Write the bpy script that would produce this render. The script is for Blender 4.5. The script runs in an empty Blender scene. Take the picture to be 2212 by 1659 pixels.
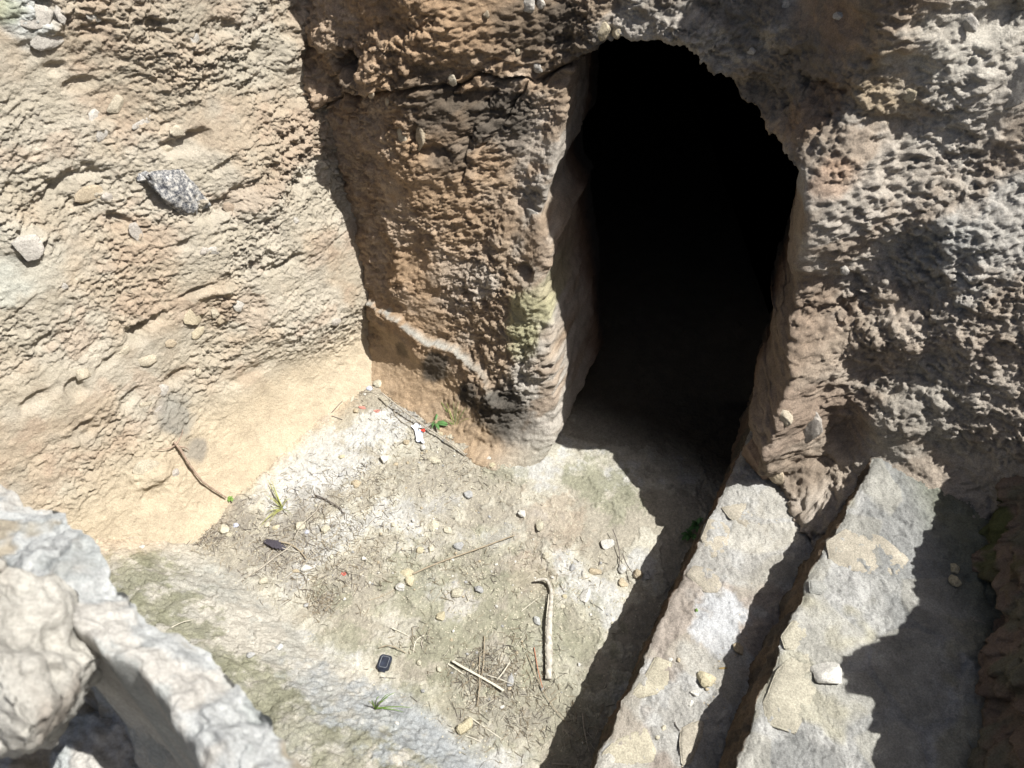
import bpy, bmesh, math, random
import numpy as np
from mathutils import Vector, Matrix

# ------------------------------------------------------------------ camera, sky, sun, exposure
S = bpy.context.scene
C = S.collection
PITCH = math.radians(47.0); HC = 2.5; FPX = 1660.0      # photo measured in a 2212 x 1659 frame
cam_d = bpy.data.cameras.new('camera'); cam = bpy.data.objects.new('camera', cam_d); C.objects.link(cam)
cam.location = (0, 0, HC); cam.rotation_euler = (math.radians(90) - PITCH, 0, 0)
cam_d.sensor_width = 36.0; cam_d.lens = 36.0 * FPX / 2212.0
cam_d.clip_start = 0.05; cam_d.clip_end = 500
cam_d.dof.use_dof = True; cam_d.dof.focus_distance = 2.75; cam_d.dof.aperture_fstop = 5.0
S.camera = cam
SUN_EL = math.radians(60.0)
SUN_H = np.array([1.0, -0.19]); SUN_H = SUN_H / np.linalg.norm(SUN_H)
w = bpy.data.worlds.new('World'); S.world = w; w.use_nodes = True
wn = w.node_tree; bg = wn.nodes['Background']
sky = wn.nodes.new('ShaderNodeTexSky'); sky.sky_type = 'NISHITA'; sky.sun_disc = False
sky.sun_elevation = SUN_EL; sky.dust_density = 4.0; sky.ozone_density = .4; sky.sun_rotation = math.atan2(SUN_H[0], SUN_H[1])
wn.links.new(sky.outputs[0], bg.inputs[0]); bg.inputs[1].default_value = 0.05
sl = bpy.data.lights.new('sun', 'SUN'); sl.energy = 5.0; sl.angle = math.radians(0.5); sl.color = (1.0, 0.98, 0.945)
sun = bpy.data.objects.new('sun', sl); C.objects.link(sun)
sv = Vector((SUN_H[0]*math.cos(SUN_EL), SUN_H[1]*math.cos(SUN_EL), math.sin(SUN_EL)))
sun.rotation_euler = sv.to_track_quat('Z', 'Y').to_euler()
S.view_settings.view_transform = 'Standard'; S.view_settings.look = 'None'
S.view_settings.exposure = 0.80; S.view_settings.gamma = 1.0
S.render.engine = 'CYCLES'
S.cycles.max_bounces = 6; S.cycles.diffuse_bounces = 5

random.seed(4)
RNG = np.random.default_rng(11)

# ------------------------------------------------------------------ numpy noise
_lat = {}
def lat(seed):
    if seed not in _lat:
        r = np.random.default_rng(1000 + seed); a = r.random((256, 256)) * 2 * np.pi
        _lat[seed] = (np.cos(a).astype(np.float32), np.sin(a).astype(np.float32))
    return _lat[seed]
def n2(x, y, seed=0):
    gx, gy = lat(seed)
    xi = np.floor(x); yi = np.floor(y); xf = x - xi; yf = y - yi
    xi = xi.astype(np.int64); yi = yi.astype(np.int64)
    x0 = xi & 255; x1 = (xi + 1) & 255; y0 = yi & 255; y1 = (yi + 1) & 255
    u = xf*xf*xf*(xf*(xf*6-15)+10); v = yf*yf*yf*(yf*(yf*6-15)+10)
    a = gx[x0, y0]*xf + gy[x0, y0]*yf
    b = gx[x1, y0]*(xf-1) + gy[x1, y0]*yf
    c = gx[x0, y1]*xf + gy[x0, y1]*(yf-1)
    d = gx[x1, y1]*(xf-1) + gy[x1, y1]*(yf-1)
    return ((a + u*(b-a)) + v*((c + u*(d-c)) - (a + u*(b-a)))) * 1.5
def fbm(x, y, o=4, seed=0, gain=.5, lac=2.03):
    s = 0; a = 1.0
    for i in range(o):
        s = s + a*n2(x*lac**i + 17.3*i, y*lac**i - 9.1*i, seed+i); a *= gain
    return s
def ridged(x, y, o=4, seed=0, gain=.5):
    s = 0; a = 1.0
    for i in range(o):
        s = s + a*(1 - 2*np.abs(n2(x*2.07**i + 7.3*i, y*2.07**i - 3.1*i, seed+i))); a *= gain
    return s
_wl = {}
def worley(x, y, seed=0):
    """distance to the nearest and second point, vector to the nearest, its random id"""
    if seed not in _wl:
        r = np.random.default_rng(5000 + seed); _wl[seed] = r.random((3, 256, 256)).astype(np.float32)
    L = _wl[seed]
    xi = np.floor(x).astype(np.int64); yi = np.floor(y).astype(np.int64)
    f1 = np.full(x.shape, 9., np.float32); f2 = f1.copy(); dx = f1*0; dy = f1*0; idv = f1*0
    for i in (-1, 0, 1):
        for j in (-1, 0, 1):
            cx = xi+i; cy = yi+j; a = cx & 255; b = cy & 255
            ex = x - (cx + L[0, a, b]); ey = y - (cy + L[1, a, b])
            d = np.sqrt(ex*ex + ey*ey)
            m = d < f1
            f2 = np.where(m, f1, np.minimum(f2, d))
            dx = np.where(m, ex, dx); dy = np.where(m, ey, dy); idv = np.where(m, L[2, a, b], idv)
            f1 = np.where(m, d, f1)
    return f1, f2, dx, dy, idv
def sm(e0, e1, x):
    t = np.clip((x-e0)/(e1-e0), 0, 1); return t*t*(3-2*t)
def mix(a, b, t): return a + (b-a)*t
def mixc(c, col, t): return c + (np.array(col, np.float32) - c)*t[..., None]
def h3(i, j, k):
    h = (i*374761393 + j*668265263 + k*2147483647) & 0xffffffff
    h = ((h ^ (h >> 13)) * 1274126177) & 0xffffffff
    return ((h ^ (h >> 16)) & 0xffff) / 65535.0
def n3(p):
    f = np.floor(p); i = f.astype(np.int64); t = p - f; t = t*t*(3-2*t); r = 0
    for a in (0, 1):
        for b in (0, 1):
            for c in (0, 1):
                wgt = np.abs(1-a-t[..., 0])*np.abs(1-b-t[..., 1])*np.abs(1-c-t[..., 2])
                r = r + wgt*h3(i[..., 0]+a, i[..., 1]+b, i[..., 2]+c)
    return r*2-1
def f3(p, o=4, g=.5):
    s = 0; a = 1.
    for k in range(o):
        s = s + a*n3(p*2.03**k + 5.7*k + 100); a *= g
    return s

# ------------------------------------------------------------------ photo measurement
CP, SP = math.cos(PITCH), math.sin(PITCH)
def ray(px, py):
    u = (px-1106.0)/FPX; v = -(py-829.5)/FPX
    return np.array([u, CP + v*SP, -SP + v*CP])
def at_z(px, py, z):
    d = ray(px, py); t = (z-HC)/d[2]; return np.array([0, 0, HC]) + t*d
def project(P):
    r = P - np.array([0, 0, HC]); dep = r[..., 1]*CP - r[..., 2]*SP; up = r[..., 1]*SP + r[..., 2]*CP
    return 1106 + FPX*r[..., 0]/dep, 829.5 - FPX*up/dep
def reg(ox, oy, s):
    return lambda X, Y: ((ox + X*s)/1.8517, (oy + Y*s)/1.8517)
s1, s2 = 1400/2212., 800/2212.
ZA = reg(0, 0, s1); ZB = reg(1100, 0, s1); ZC = reg(2696, 0, s1); ZD = reg(0, 1000, s1); ZE = reg(1100, 1000, s1); ZF = reg(2696, 1000, s1)
ZG = reg(0, 2022, s1); ZH = reg(1100, 2022, s1); ZI = reg(2000, 2022, s1); ZJ = reg(2696, 2022, s1)
ZK = reg(1300, 1400, s2); ZL = reg(700, 1900, s2); ZM = reg(1400, 2500, s2)

# ------------------------------------------------------------------ object helpers
def tag(o, label=None, cat=None, group=None, kind=None):
    for k, v in (('label', label), ('category', cat), ('group', group), ('kind', kind)):
        if v: o[k] = v
    return o
def mesh_obj(name, V, F, mat, parent=None, smooth=True, col=None):
    me = bpy.data.meshes.new(name)
    V = np.asarray(V, np.float32).reshape(-1, 3)
    if isinstance(F, np.ndarray) and F.ndim == 2:
        n = len(F); k = F.shape[1]
        me.vertices.add(len(V)); me.vertices.foreach_set('co', V.ravel())
        me.loops.add(n*k); me.loops.foreach_set('vertex_index', F.astype(np.int32).ravel())
        me.polygons.add(n); me.polygons.foreach_set('loop_start', (np.arange(n)*k).astype(np.int32))
        me.polygons.foreach_set('use_smooth', np.full(n, smooth))
        me.update(calc_edges=True)
    else:
        me.from_pydata([tuple(map(float, v)) for v in V], [], [tuple(map(int, f)) for f in F]); me.update()
        for p in me.polygons: p.use_smooth = smooth
    if col is not None:
        a = me.color_attributes.new('Col', 'FLOAT_COLOR', 'POINT')
        c4 = np.ones((len(V), 4), np.float32); c4[:, :3] = np.asarray(col, np.float32).reshape(-1, 3); a.data.foreach_set('color', c4.ravel())
    me.materials.append(mat)
    o = bpy.data.objects.new(name, me); C.objects.link(o)
    if parent: o.parent = parent
    return o
def grid_faces(ny, nx, keep=None, flip=False):
    i = np.arange(ny*nx).reshape(ny, nx)
    q = np.stack([i[:-1, :-1], i[:-1, 1:], i[1:, 1:], i[1:, :-1]], -1)
    if keep is not None:
        k = keep[:-1, :-1] & keep[:-1, 1:] & keep[1:, 1:] & keep[1:, :-1]; q = q[k]
    q = q.reshape(-1, 4)
    return q[:, ::-1] if flip else q
def compact(P, F, col):
    used = np.zeros(len(P), bool); used[F.ravel()] = True
    idx = np.cumsum(used)-1
    return P[used], idx[F], col[used]
def sheet(name, P, col, mat, keep=None, flip=False, parent=None):
    ny, nx, _ = P.shape
    F = grid_faces(ny, nx, keep, flip)
    V, F, c = compact(P.reshape(-1, 3), F, col.reshape(-1, 3))
    return mesh_obj(name, V, F, mat, parent, True, c)
class Hit:
    """looks up the surface point seen at a photo pixel"""
    def __init__(s, P, keep=None):
        Q = P[::2, ::2].reshape(-1, 3)
        if keep is not None: Q = Q[keep[::2, ::2].ravel()]
        s.Q = Q; s.x, s.y = project(Q); s.d = np.linalg.norm(Q-np.array([0, 0, HC]), axis=1)
    def __call__(s, px, py):
        d = (s.x-px)**2 + (s.y-py)**2
        m = d < max(d.min(), 0) + 30
        i = np.where(m)[0]; j = i[np.argmin(s.d[i] + .01*np.sqrt(d[i]))]
        return s.Q[j].copy()

# ------------------------------------------------------------------ materials
def rock_mat(name, scale=1.0, bump=.6, rough=.95, var=.25, fine=1.0, fixed=None, dist=.004):
    m = bpy.data.materials.new(name); m.use_nodes = True; t = m.node_tree; N = t.nodes; L = t.links
    b = N['Principled BSDF']; b.inputs['Roughness'].default_value = rough
    b.inputs['Specular IOR Level'].default_value = .15
    g = N.new('ShaderNodeNewGeometry')
    if fixed is None:
        a = N.new('ShaderNodeVertexColor'); a.layer_name = 'Col'; base = a.outputs[0]
    else:
        a = N.new('ShaderNodeRGB'); a.outputs[0].default_value = (*fixed, 1); base = a.outputs[0]
    def noise(sc, det=5, r=.65):
        n = N.new('ShaderNodeTexNoise'); n.inputs['Scale'].default_value = sc*scale; n.inputs['Detail'].default_value = det
        n.inputs['Roughness'].default_value = r; L.new(g.outputs['Position'], n.inputs['Vector']); return n.outputs['Fac']
    def mr(src, a0, a1, b0, b1):
        r = N.new('ShaderNodeMapRange'); r.inputs[1].default_value = a0; r.inputs[2].default_value = a1
        r.inputs[3].default_value = b0; r.inputs[4].default_value = b1; L.new(src, r.inputs[0]); return r.outputs[0]
    n_a = noise(14, 6, .7); n_b = noise(210, 4, .8); n_c = noise(55, 5, .75)
    f1 = mr(n_a, .3, .7, 1-var, 1+var); f2 = mr(n_b, .35, .65, 1-var*1.15, 1+var*1.15)
    mu0 = N.new('ShaderNodeMath'); mu0.operation = 'MULTIPLY'; L.new(f1, mu0.inputs[0]); L.new(f2, mu0.inputs[1])
    mu = N.new('ShaderNodeMath'); mu.operation = 'MULTIPLY'; mu.inputs[1].default_value = .73; L.new(mu0.outputs[0], mu.inputs[0])
    vm = N.new('ShaderNodeVectorMath'); vm.operation = 'SCALE'; L.new(base, vm.inputs[0]); L.new(mu.outputs[0], vm.inputs['Scale'])
    # pale mineral specks
    vo = N.new('ShaderNodeTexVoronoi'); vo.inputs['Scale'].default_value = 130*scale; L.new(g.outputs['Position'], vo.inputs['Vector'])
    sp = N.new('ShaderNodeMath'); sp.operation = 'MULTIPLY'; L.new(mr(vo.outputs['Distance'], .28, .16, 0, .55), sp.inputs[0]); L.new(mr(n_c, .52, .62, 0, 1), sp.inputs[1])
    mx = N.new('ShaderNodeMix'); mx.data_type = 'RGBA'; L.new(sp.outputs[0], mx.inputs['Factor']); L.new(vm.outputs[0], mx.inputs['A'])
    sc2 = N.new('ShaderNodeVectorMath'); sc2.operation = 'SCALE'; sc2.inputs['Scale'].default_value = 1.45; L.new(vm.outputs[0], sc2.inputs[0]); L.new(sc2.outputs[0], mx.inputs['B'])
    L.new(mx.outputs['Result'], b.inputs['Base Color'])
    ad = N.new('ShaderNodeMath'); ad.operation = 'ADD'; L.new(n_c, ad.inputs[0])
    m2 = N.new('ShaderNodeMath'); m2.operation = 'MULTIPLY'; m2.inputs[1].default_value = .5*fine; L.new(n_b, m2.inputs[0]); L.new(m2.outputs[0], ad.inputs[1])
    bp = N.new('ShaderNodeBump'); bp.inputs['Strength'].default_value = bump; bp.inputs['Distance'].default_value = dist
    L.new(ad.outputs[0], bp.inputs['Height']); L.new(bp.outputs[0], b.inputs['Normal'])
    return m
M_wall = rock_mat('marl_rock', bump=1.0, var=.16, dist=.009)
M_cave = rock_mat('cave_rock', bump=1.0, var=.22, dist=.009)
M_floor = rock_mat('pit_floor', bump=.9, var=.19, dist=.006)
M_step = rock_mat('step_masonry', bump=1.0, var=.24, dist=.008)
M_rim = rock_mat('rim_rock', bump=.8, var=.2, scale=.9, dist=.006)
M_cave_shade = rock_mat('chamber_shade', bump=.5, var=.2, fixed=(.022, .018, .014))  # near-black colour paints in the darkness of the chamber
M_flint = None
_sm = {}
def stone_mat(key, rgb, **k):
    if key not in _sm: _sm[key] = rock_mat(key, fixed=rgb, **k)
    return _sm[key]
def plain(name, rgb, rough=.8, spec=.3, noise=0.0, nscale=60, alpha=1, trans=0):
    m = bpy.data.materials.new(name); m.use_nodes = True; N = m.node_tree.nodes; L = m.node_tree.links
    b = N['Principled BSDF']; b.inputs['Roughness'].default_value = rough; b.inputs['Specular IOR Level'].default_value = spec
    tc = N.new('ShaderNodeNewGeometry'); n = N.new('ShaderNodeTexNoise'); n.inputs['Scale'].default_value = nscale; n.inputs['Detail'].default_value = 4
    L.new(tc.outputs['Position'], n.inputs['Vector'])
    r = N.new('ShaderNodeMapRange'); r.inputs[1].default_value = .3; r.inputs[2].default_value = .7; r.inputs[3].default_value = 1-noise; r.inputs[4].default_value = 1+noise
    L.new(n.outputs['Fac'], r.inputs[0])
    c = N.new('ShaderNodeRGB'); c.outputs[0].default_value = (*rgb, 1)
    v = N.new('ShaderNodeVectorMath'); v.operation = 'SCALE'; L.new(c.outputs[0], v.inputs[0]); L.new(r.outputs[0], v.inputs['Scale']); L.new(v.outputs[0], b.inputs['Base Color'])
    if trans: b.inputs['Transmission Weight'].default_value = trans
    return m

# ================================================================== GEOMETRY OF THE PIT
COR = np.array([-.644, 2.446])                       # floor corner between left wall and doorway wall
BA = np.array([.753, -.657]); BN = np.array([.657, .753])       # along the doorway wall / into its rock
LB = np.array([-.603, -.798]); LN = np.array([-.798, .603])     # along the left wall (towards viewer) / into its rock

# ---------------- floor and bench
def ground_base(x, y):
    d = (x+.75)*-.565 + (y-1.233)*-.825 + .03*n2(x*2.1, y*2.1, 40) + .012*n2(x*7, y*7, 41)
    dd = np.maximum(d, 0)
    z = .26*(1-np.exp(-(dd/.26)**1.5)) + .22*np.maximum(d-.05, 0)
    return z, d
def ground_z(x, y, fine=True):
    z, d = ground_base(x, y)
    z = z + .012*n2(x*2.3, y*2.3, 42) + .007*n2(x*6.1, y*6.1, 43)
    rough = .6 + .5*n2(x*3, y*3, 44)
    on = sm(0, .1, d)
    z = z + .0035*fbm(x*22, y*22, 3, 45)*rough + on*(.010*fbm(x*9, y*9, 4, 46) + .009*fbm(x*30, y*30, 4, 50, .65) - .006*np.maximum(0, fbm(x*26, y*26, 3, 51)-.3))
    # old floor plaster: thin eroded crust with a small lip
    q = fbm(x*3.4, y*3.4, 5, 47, .55)
    z = z + .005*sm(.02, .07, q)
    if fine:
        f1, f2, dx, dy, i = worley(x*60, y*60, 3)
        z = z + np.where(i > .72, np.maximum(0, .30-f1)*.012, 0)
        f1, f2, dx, dy, i = worley(x*110, y*110, 4)
        z = z + np.where(i > .6, np.maximum(0, .34-f1)*.007, 0)
        f1, f2, dx, dy, i = worley(x*85+3, y*85, 7)
        z = z + on*np.where(i > .35, np.maximum(0, .36-f1)*.013, 0)
        z = z + .0018*fbm(x*95, y*95, 2, 49)
    return z
gx = np.arange(-2.1, 1.25, .0034, dtype=np.float32); gy = np.concatenate([np.arange(.25, 2.75, .0034), np.arange(2.75, 5.2, .03)]).astype(np.float32)
X, Y = np.meshgrid(gx, gy)
Z = ground_z(X, Y)
_, Dn = ground_base(X, Y)
q = fbm(X*3.4, Y*3.4, 5, 47, .55); mo = fbm(X*2.3+4, Y*2.3, 5, 60, .6); m3 = fbm(X*9, Y*9, 4, 61, .6)
col = np.zeros(X.shape+(3,), np.float32) + np.array([.40, .355, .27], np.float32)
col = mixc(col, (.52, .475, .37), sm(-.05, .12, q))
col = mixc(col, (.55, .53, .48), sm(.25, .5, q)*.7)
DEB = ((1000, 1000, .001, 0),)
def blob(cx, cy, r, n=.35, seed=70, sx=1., rot=0.):
    dx, dy = X-cx, Y-cy; c, s = math.cos(rot), math.sin(rot)
    ex = (dx*c+dy*s)/sx; ey = -dx*s+dy*c
    return np.sqrt(ex*ex+ey*ey)/r + n*fbm(X*12, Y*12, 5, seed, .7)
def gp(px, py, z=0.): p = at_z(px, py, z); return p[0], p[1]
# white powdery patch, olive algae film, grey lichen beside the left wall
for (px, py, r, s) in ((690, 1010, .17, 1.4), (640, 1060, .12, 1.2), (800, 930, .11, 1.3)):
    x, y = gp(px, py); col = mixc(col, (.60, .575, .515), (1-sm(.6, 1.2, blob(x, y, r, sx=s, rot=.6)))*.8)
for (px, py, r, a) in ((980, 1330, .30, .62), (1130, 1330, .2, .5), (1180, 1480, .26, .5), (900, 1240, .12, .6), (1000, 1500, .2, .45), (1290, 1040, .13, .9), (1340, 1090, .1, .8),
                       (720, 1290, .08, .7), (730, 1380, .09, .6), (1080, 1180, .12, .4), (930, 1390, .16, .5), (1240, 1350, .14, .4), (1090, 1010, .1, .6)):
    x, y = gp(px, py); col = mixc(col, (.30, .285, .195), (1-sm(.55, 1.1, blob(x, y, r, .5, 75)))*a)
for (px, py, r, a, cc) in ((590, 910, .10, .8, (.27, .25, .20)), (560, 990, .07, .6, (.30, .28, .22)), (990, 1300, .07, .8, (.52, .48, .41)), (860, 1360, .07, .6, (.55, .50, .41)), (1190, 1130, .14, .6, (.42, .335, .24)), (1150, 1240, .1, .4, (.42, .34, .25))):
    x, y = gp(px, py); col = mixc(col, cc, (1-sm(.6, 1.1, blob(x, y, r, .5, 77)))*a)
for (px, py, r, a) in ((480, 1130, .13, .8), (440, 1090, .08, .8), (620, 1180, .17, .7), (560, 1200, .1, .6), (740, 1250, .10, .5), (700, 1310, .05, .7), (1050, 1450, .12, .5), (1090, 1560, .12, .5), (880, 890, .10, .5), (960, 930, .12, .4), (930, 1080, .14, .4), (1120, 1130, .12, .35), (800, 850, .07, .5), (1000, 1180, .16, .3), (660, 1090, .10, .5)):
    x, y = gp(px, py); col = mixc(col, (.31, .275, .22), (1-sm(.5, 1.15, blob(x, y, r, .6, 85)))*a)
# bench: buff rock with olive algae and bluish chert
on = sm(-.02, .06, Dn)
cb = mixc(np.zeros_like(col) + np.array([.43, .40, .33], np.float32), (.50, .455, .37), sm(-.2, .4, mo))
cb = mixc(cb, (.36, .35, .30), sm(.1, .45, m3)*.5)
for (px, py, r, a) in ((270, 1230, .14, .8), (330, 1300, .12, .8), (390, 1340, .09, .8), (290, 1160, .06, .7), (480, 1430, .08, .7), (520, 1500, .15, .8), (600, 1580, .16, .6), (250, 1290, .08, .6), (760, 1620, .12, .6), (830, 1560, .1, .5), (440, 1410, .1, .6), (900, 1640, .12, .6)):
    x, y = gp(px, py, .28); cb = mixc(cb, (.245, .235, .155), (1-sm(.5, 1.1, blob(x, y, r, .6, 79)))*a)
for (px, py, r, a) in ((850, 1540, .13, .6), (960, 1600, .14, .6), (700, 1480, .08, .4), (1020, 1630, .1, .5)):
    x, y = gp(px, py, .12); cb = mixc(cb, (.36, .37, .36), (1-sm(.5, 1.1, blob(x, y, r, .6, 81, 2., -.6)))*a)
col = col + (cb-col)*on[..., None]
pe = (1-sm(.02, .16, np.abs((X-COR[0])*-LN[0] + (Y-COR[1])*-LN[1] - .0)))          # peach dust washed off the left wall
col = mixc(col, (.58, .44, .295), pe*.8*sm(-.4, .3, m3+.3)*sm(-.6, 0, -((X+1.3)*-.6-(Y-1.6)*.8)))
hue = fbm(X*30, Y*30, 3, 83); col = col*(1+.12*hue[..., None])*(1+.16*np.clip(fbm(X*85, Y*85, 3, 88, .7), -1, 1)[..., None])
lw = sm(.05, .3, (X-COR[0])*-LN[0] + (Y-COR[1])*-LN[1])[..., None]; col = col*mix(1., np.array([.955, .99, 1.05], np.float32), lw)
door_shade = sm(2.08, 2.55, Y + .7*X)  # doorway shade painted into the floor colour, near black inside
col = mixc(col, (.05, .042, .03), door_shade)
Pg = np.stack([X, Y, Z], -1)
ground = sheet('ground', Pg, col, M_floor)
tag(ground, kind='structure')
hg = Hit(Pg)
def GZ(x, y): return float(ground_z(np.array([x], np.float64), np.array([y], np.float64))[0])
def on_ground(px, py):
    z = 0.
    for _ in range(8):
        p = at_z(px, py, z); z = GZ(p[0], p[1])
    return np.array([p[0], p[1], z])

# ---------------- shingled, chipped rock relief (outward metres)
def chips(u, v, amp, sx, sy, seed, tilt=1.0, k=.0):
    uu = u + .5/sx*n2(u*sx*.6, v*sy*.6, seed+90); vv = v + .5/sy*n2(u*sx*.6+7, v*sy*.6, seed+91)
    f1, f2, dx, dy, i = worley(uu*sx, vv*sy, seed)
    return amp*((i-.5)*1.1 + tilt*dy*-.9 + .35*dx*(np.mod(i*17, 1)-.5) - .45*(1-sm(0, .12, f2-f1))), i
def flakes(u, v, amp, fx, fy, seed, e=.10):
    n = fbm(u*fx, v*fy, 4, seed, .58); m = fbm(u*fx*.45+3, v*fy*.45, 3, seed+40, .5)
    return amp*(sm(-e, e, n+.35*m)-.5 + .55*n)
def over(lst, u, v, D, warp=.3, seed=55):
    """(u, v, radius u, radius v, outward, sharpness) local mounds and hollows"""
    nz = fbm(u*11, v*13, 4, seed)
    for (a, b, ra, rb, o, sh) in lst:
        r = np.sqrt(((u-a)/ra)**2 + ((v-b)/rb)**2) + warp*nz
        D = D - o*(1-sm(1-sh, 1+.35*sh, r))
    return D

# ---------------- left wall sheet
bu = np.arange(-.75, 2.3, .0034, dtype=np.float32); hv = np.arange(-.12, 2.25, .0034, dtype=np.float32)
B, H = np.meshgrid(bu, hv)
def left_pix(px, py, off=0.):
    n = np.array([.762, -.576, .295]); c = np.array([-.644, 2.446, 0.])
    d = ray(px, py); t = (n@c - n@np.array([0, 0, HC]))/(n@d); p = np.array([0, 0, HC]) + t*d
    return (p[:2]-COR)@LB, p[2]
D = .38*H - .075*sm(.05, .35, H)*(1-sm(.1, .7, B))
D = D - .10*np.exp(-np.maximum(H, 0)/.10)                       # spreading foot
D = D - .05*n2(B*1.3, H*1.5, 1) - .03*n2(B*3.1+3, H*3.6, 2)
hol = []
for (x, y, rx, ry, o, sh) in (
    (ZA(1210, 935) + (.085, .030, -.05, .5)), (ZA(560, 1230) + (.10, .05, -.045, .5)), (ZA(1530, 1190) + (.06, .02, -.035, .6)), (ZA(1420, 1060) + (.06, .018, -.03, .6)),
    (ZA(1000, 190) + (.03, .035, -.04, .6)), (ZA(1400, 190) + (.075, .03, -.035, .6)), (ZA(1650, 340) + (.03, .025, -.04, .6)), (ZA(360, 100) + (.03, .035, -.05, .7)),
    (ZA(640, 190) + (.05, .012, -.03, .6)), (ZA(600, 590) + (.05, .02, -.03, .6)), (ZA(450, 490) + (.03, .02, -.03, .6)), (ZA(1390, 1320) + (.07, .03, -.05, .6)),
    (ZA(840, 1480) + (.04, .04, -.05, .6)), (ZA(1190, 1560) + (.035, .018, -.035, .6)), (ZA(640, 240) + (.045, .015, -.03, .6)), (ZA(1830, 860) + (.04, .014, -.03, .6)),
    (ZA(1870, 1160) + (.04, .02, -.03, .6)), (ZA(1800, 970) + (.03, .012, -.02, .6)), (ZD(1800, 50) + (.07, .015, -.04, .6)), (ZD(1360, 330) + (.06, .03, -.04, .6)),
    (ZD(920, 560) + (.045, .035, -.045, .6)), (ZD(1190, 840) + (.05, .02, -.03, .6)), (ZD(880, 980) + (.05, .02, -.035, .6)), (ZD(500, 900) + (.03, .025, -.04, .6)),
    (ZD(280, 960) + (.06, .02, -.03, .6)), (ZD(560, 1150) + (.04, .03, -.03, .6)), (ZD(950, 1520) + (.05, .04, -.04, .8)), (ZD(1600, 800) + (.10, .03, -.03, .9)),
    (ZD(750, 730) + (.06, .014, -.025, .6)), (ZD(370, 600) + (.06, .02, -.025, .6)), (ZD(1250, 290) + (.08, .012, -.03, .6)), (ZD(300, 30) + (.05, .015, -.03, .6)),
    (ZD(1000, 500) + (.07, .02, -.03, .6)), (ZD(1620, 330) + (.03, .03, -.03, .6))):
    bb, hh = left_pix(x, y); hol.append((bb, hh, rx*1.1, ry*1.15, o*.62, sh))
mound = []
for (px, py, rx, ry, o) in ((700, 60, .16, .10, .05), (640, 130, .07, .07, .04), (320, 1020, .07, .06, .03), (560, 430, .1, .07, .03), (200, 430, .1, .03, .02), (470, 650, .1, .05, .03), (60, 520, .08, .09, .03), (90, 30, .1, .08, .03)):
    bb, hh = left_pix(px, py); mound.append((bb, hh, rx, ry, o, .8))
D = over(hol, B, H, D, .35, 55); D = over(mound, B, H, D, .3, 57)
rgh = .70 + .95*fbm(B*2.2, H*2.8, 4, 5)
bl, hl = left_pix(100, 250); rgh = rgh*mix(.55, 1, sm(.2, .45, np.hypot(B-bl, (H-hl)*1.0)))
low = sm(.0, .22, H - .10 - .10*np.maximum(B-.0, 0))            # smooth dusty foot
rgh = .80*np.clip(rgh, .18, 1.5)*mix(.22, 1, low)
Hw = H + .02*n2(B*4, H*6, 7) + .06*B*0
c1, i1 = chips(B, Hw, .007, 13, 20, 1, .6); c2, i2 = chips(B, Hw, .0030, 36, 52, 2, .7); c3, i3 = chips(B, Hw, .0030, 66, 100, 5)
c1 = c1 + flakes(B, Hw, .009, 7, 16, 330); c2 = c2 + flakes(B, Hw, .0085, 19, 38, 340); c3 = c3 + flakes(B, Hw, .0048, 44, 78, 350)
c0, i0 = chips(B, Hw, .030, 5, 9, 6, .5)
big = fbm(B*7, Hw*13, 4, 8, .55); t0 = fbm(B*2.6, H*4, 3, 12); t00 = fbm(B*5, H*6, 3, 13)
D = D - rgh*(c0*.35*sm(.1, .5, t0) + c1*sm(-.35, .35, t0) + c2*sm(-.5, .2, t00) + c3 + .010*big + .008*fbm(B*30, H*42, 4, 10, .65) + .0035*fbm(B*75, H*95, 3, 14, .6) + .0020*fbm(B*110, H*130, 2, 9))
top = sm(1.95, 2.25, H)**2; D = D + 1.6*top
Hp = np.where(H > 1.95, 1.95 + (H-1.95)*.5, H)
Pl = np.stack([COR[0] + B*LB[0] + D*LN[0], COR[1] + B*LB[1] + D*LN[1], Hp], -1)
cl = np.zeros(B.shape+(3,), np.float32) + np.array([.52, .415, .305], np.float32)
t1 = fbm(B*1.9, H*2.2, 4, 30, .6); t2 = fbm(B*4, H*6, 4, 31, .6)
cl = mixc(cl, (.56, .485, .385), sm(-.3, .35, t1)); cl = mixc(cl, (.50, .43, .33), sm(.0, .5, t2)*.6); cl = mixc(cl, (.50, .35, .25), sm(.2, .6, -t2)*.35)
cl = mixc(cl, (.62, .50, .35), (1-low)*.8)
br, hr = left_pix(1000, 60)
cl = mixc(cl, (.36, .32, .26), sm(.55, .0, B)*sm(1.2, 1.7, H)*.6)
for (x, y, r, cc, a) in ((ZD(1180, 1080) + (.09, (.27, .26, .23), .7)), (ZD(230, 120) + (.14, (.57, .53, .44), .6)), (ZA(240, 130) + (.09, (.66, .66, .62), .8)), (ZA(60, 60) + (.06, (.36, .37, .24), .7)), (ZD(1250, 1240) + (.05, (.24, .23, .21), .6)), (20, 640, .09, (.55, .54, .47), .7)):
    bb, hh = left_pix(x, y); cl = mixc(cl, cc, (1-sm(.5, 1.1, np.hypot(B-bb, H-hh)/r + .5*t2))*a)
cl = cl*np.array([1.01, 1.05, 1.07], np.float32)*(1 + .07*(i2-.5) + .08*(i3-.5))[..., None]
left = sheet('rock_wall', Pl, cl, M_wall, flip=False)
tag(left, 'tall tan chipped rock wall in full sun filling the left of the pit', 'rock wall')
hl_ = Hit(Pl)

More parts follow.
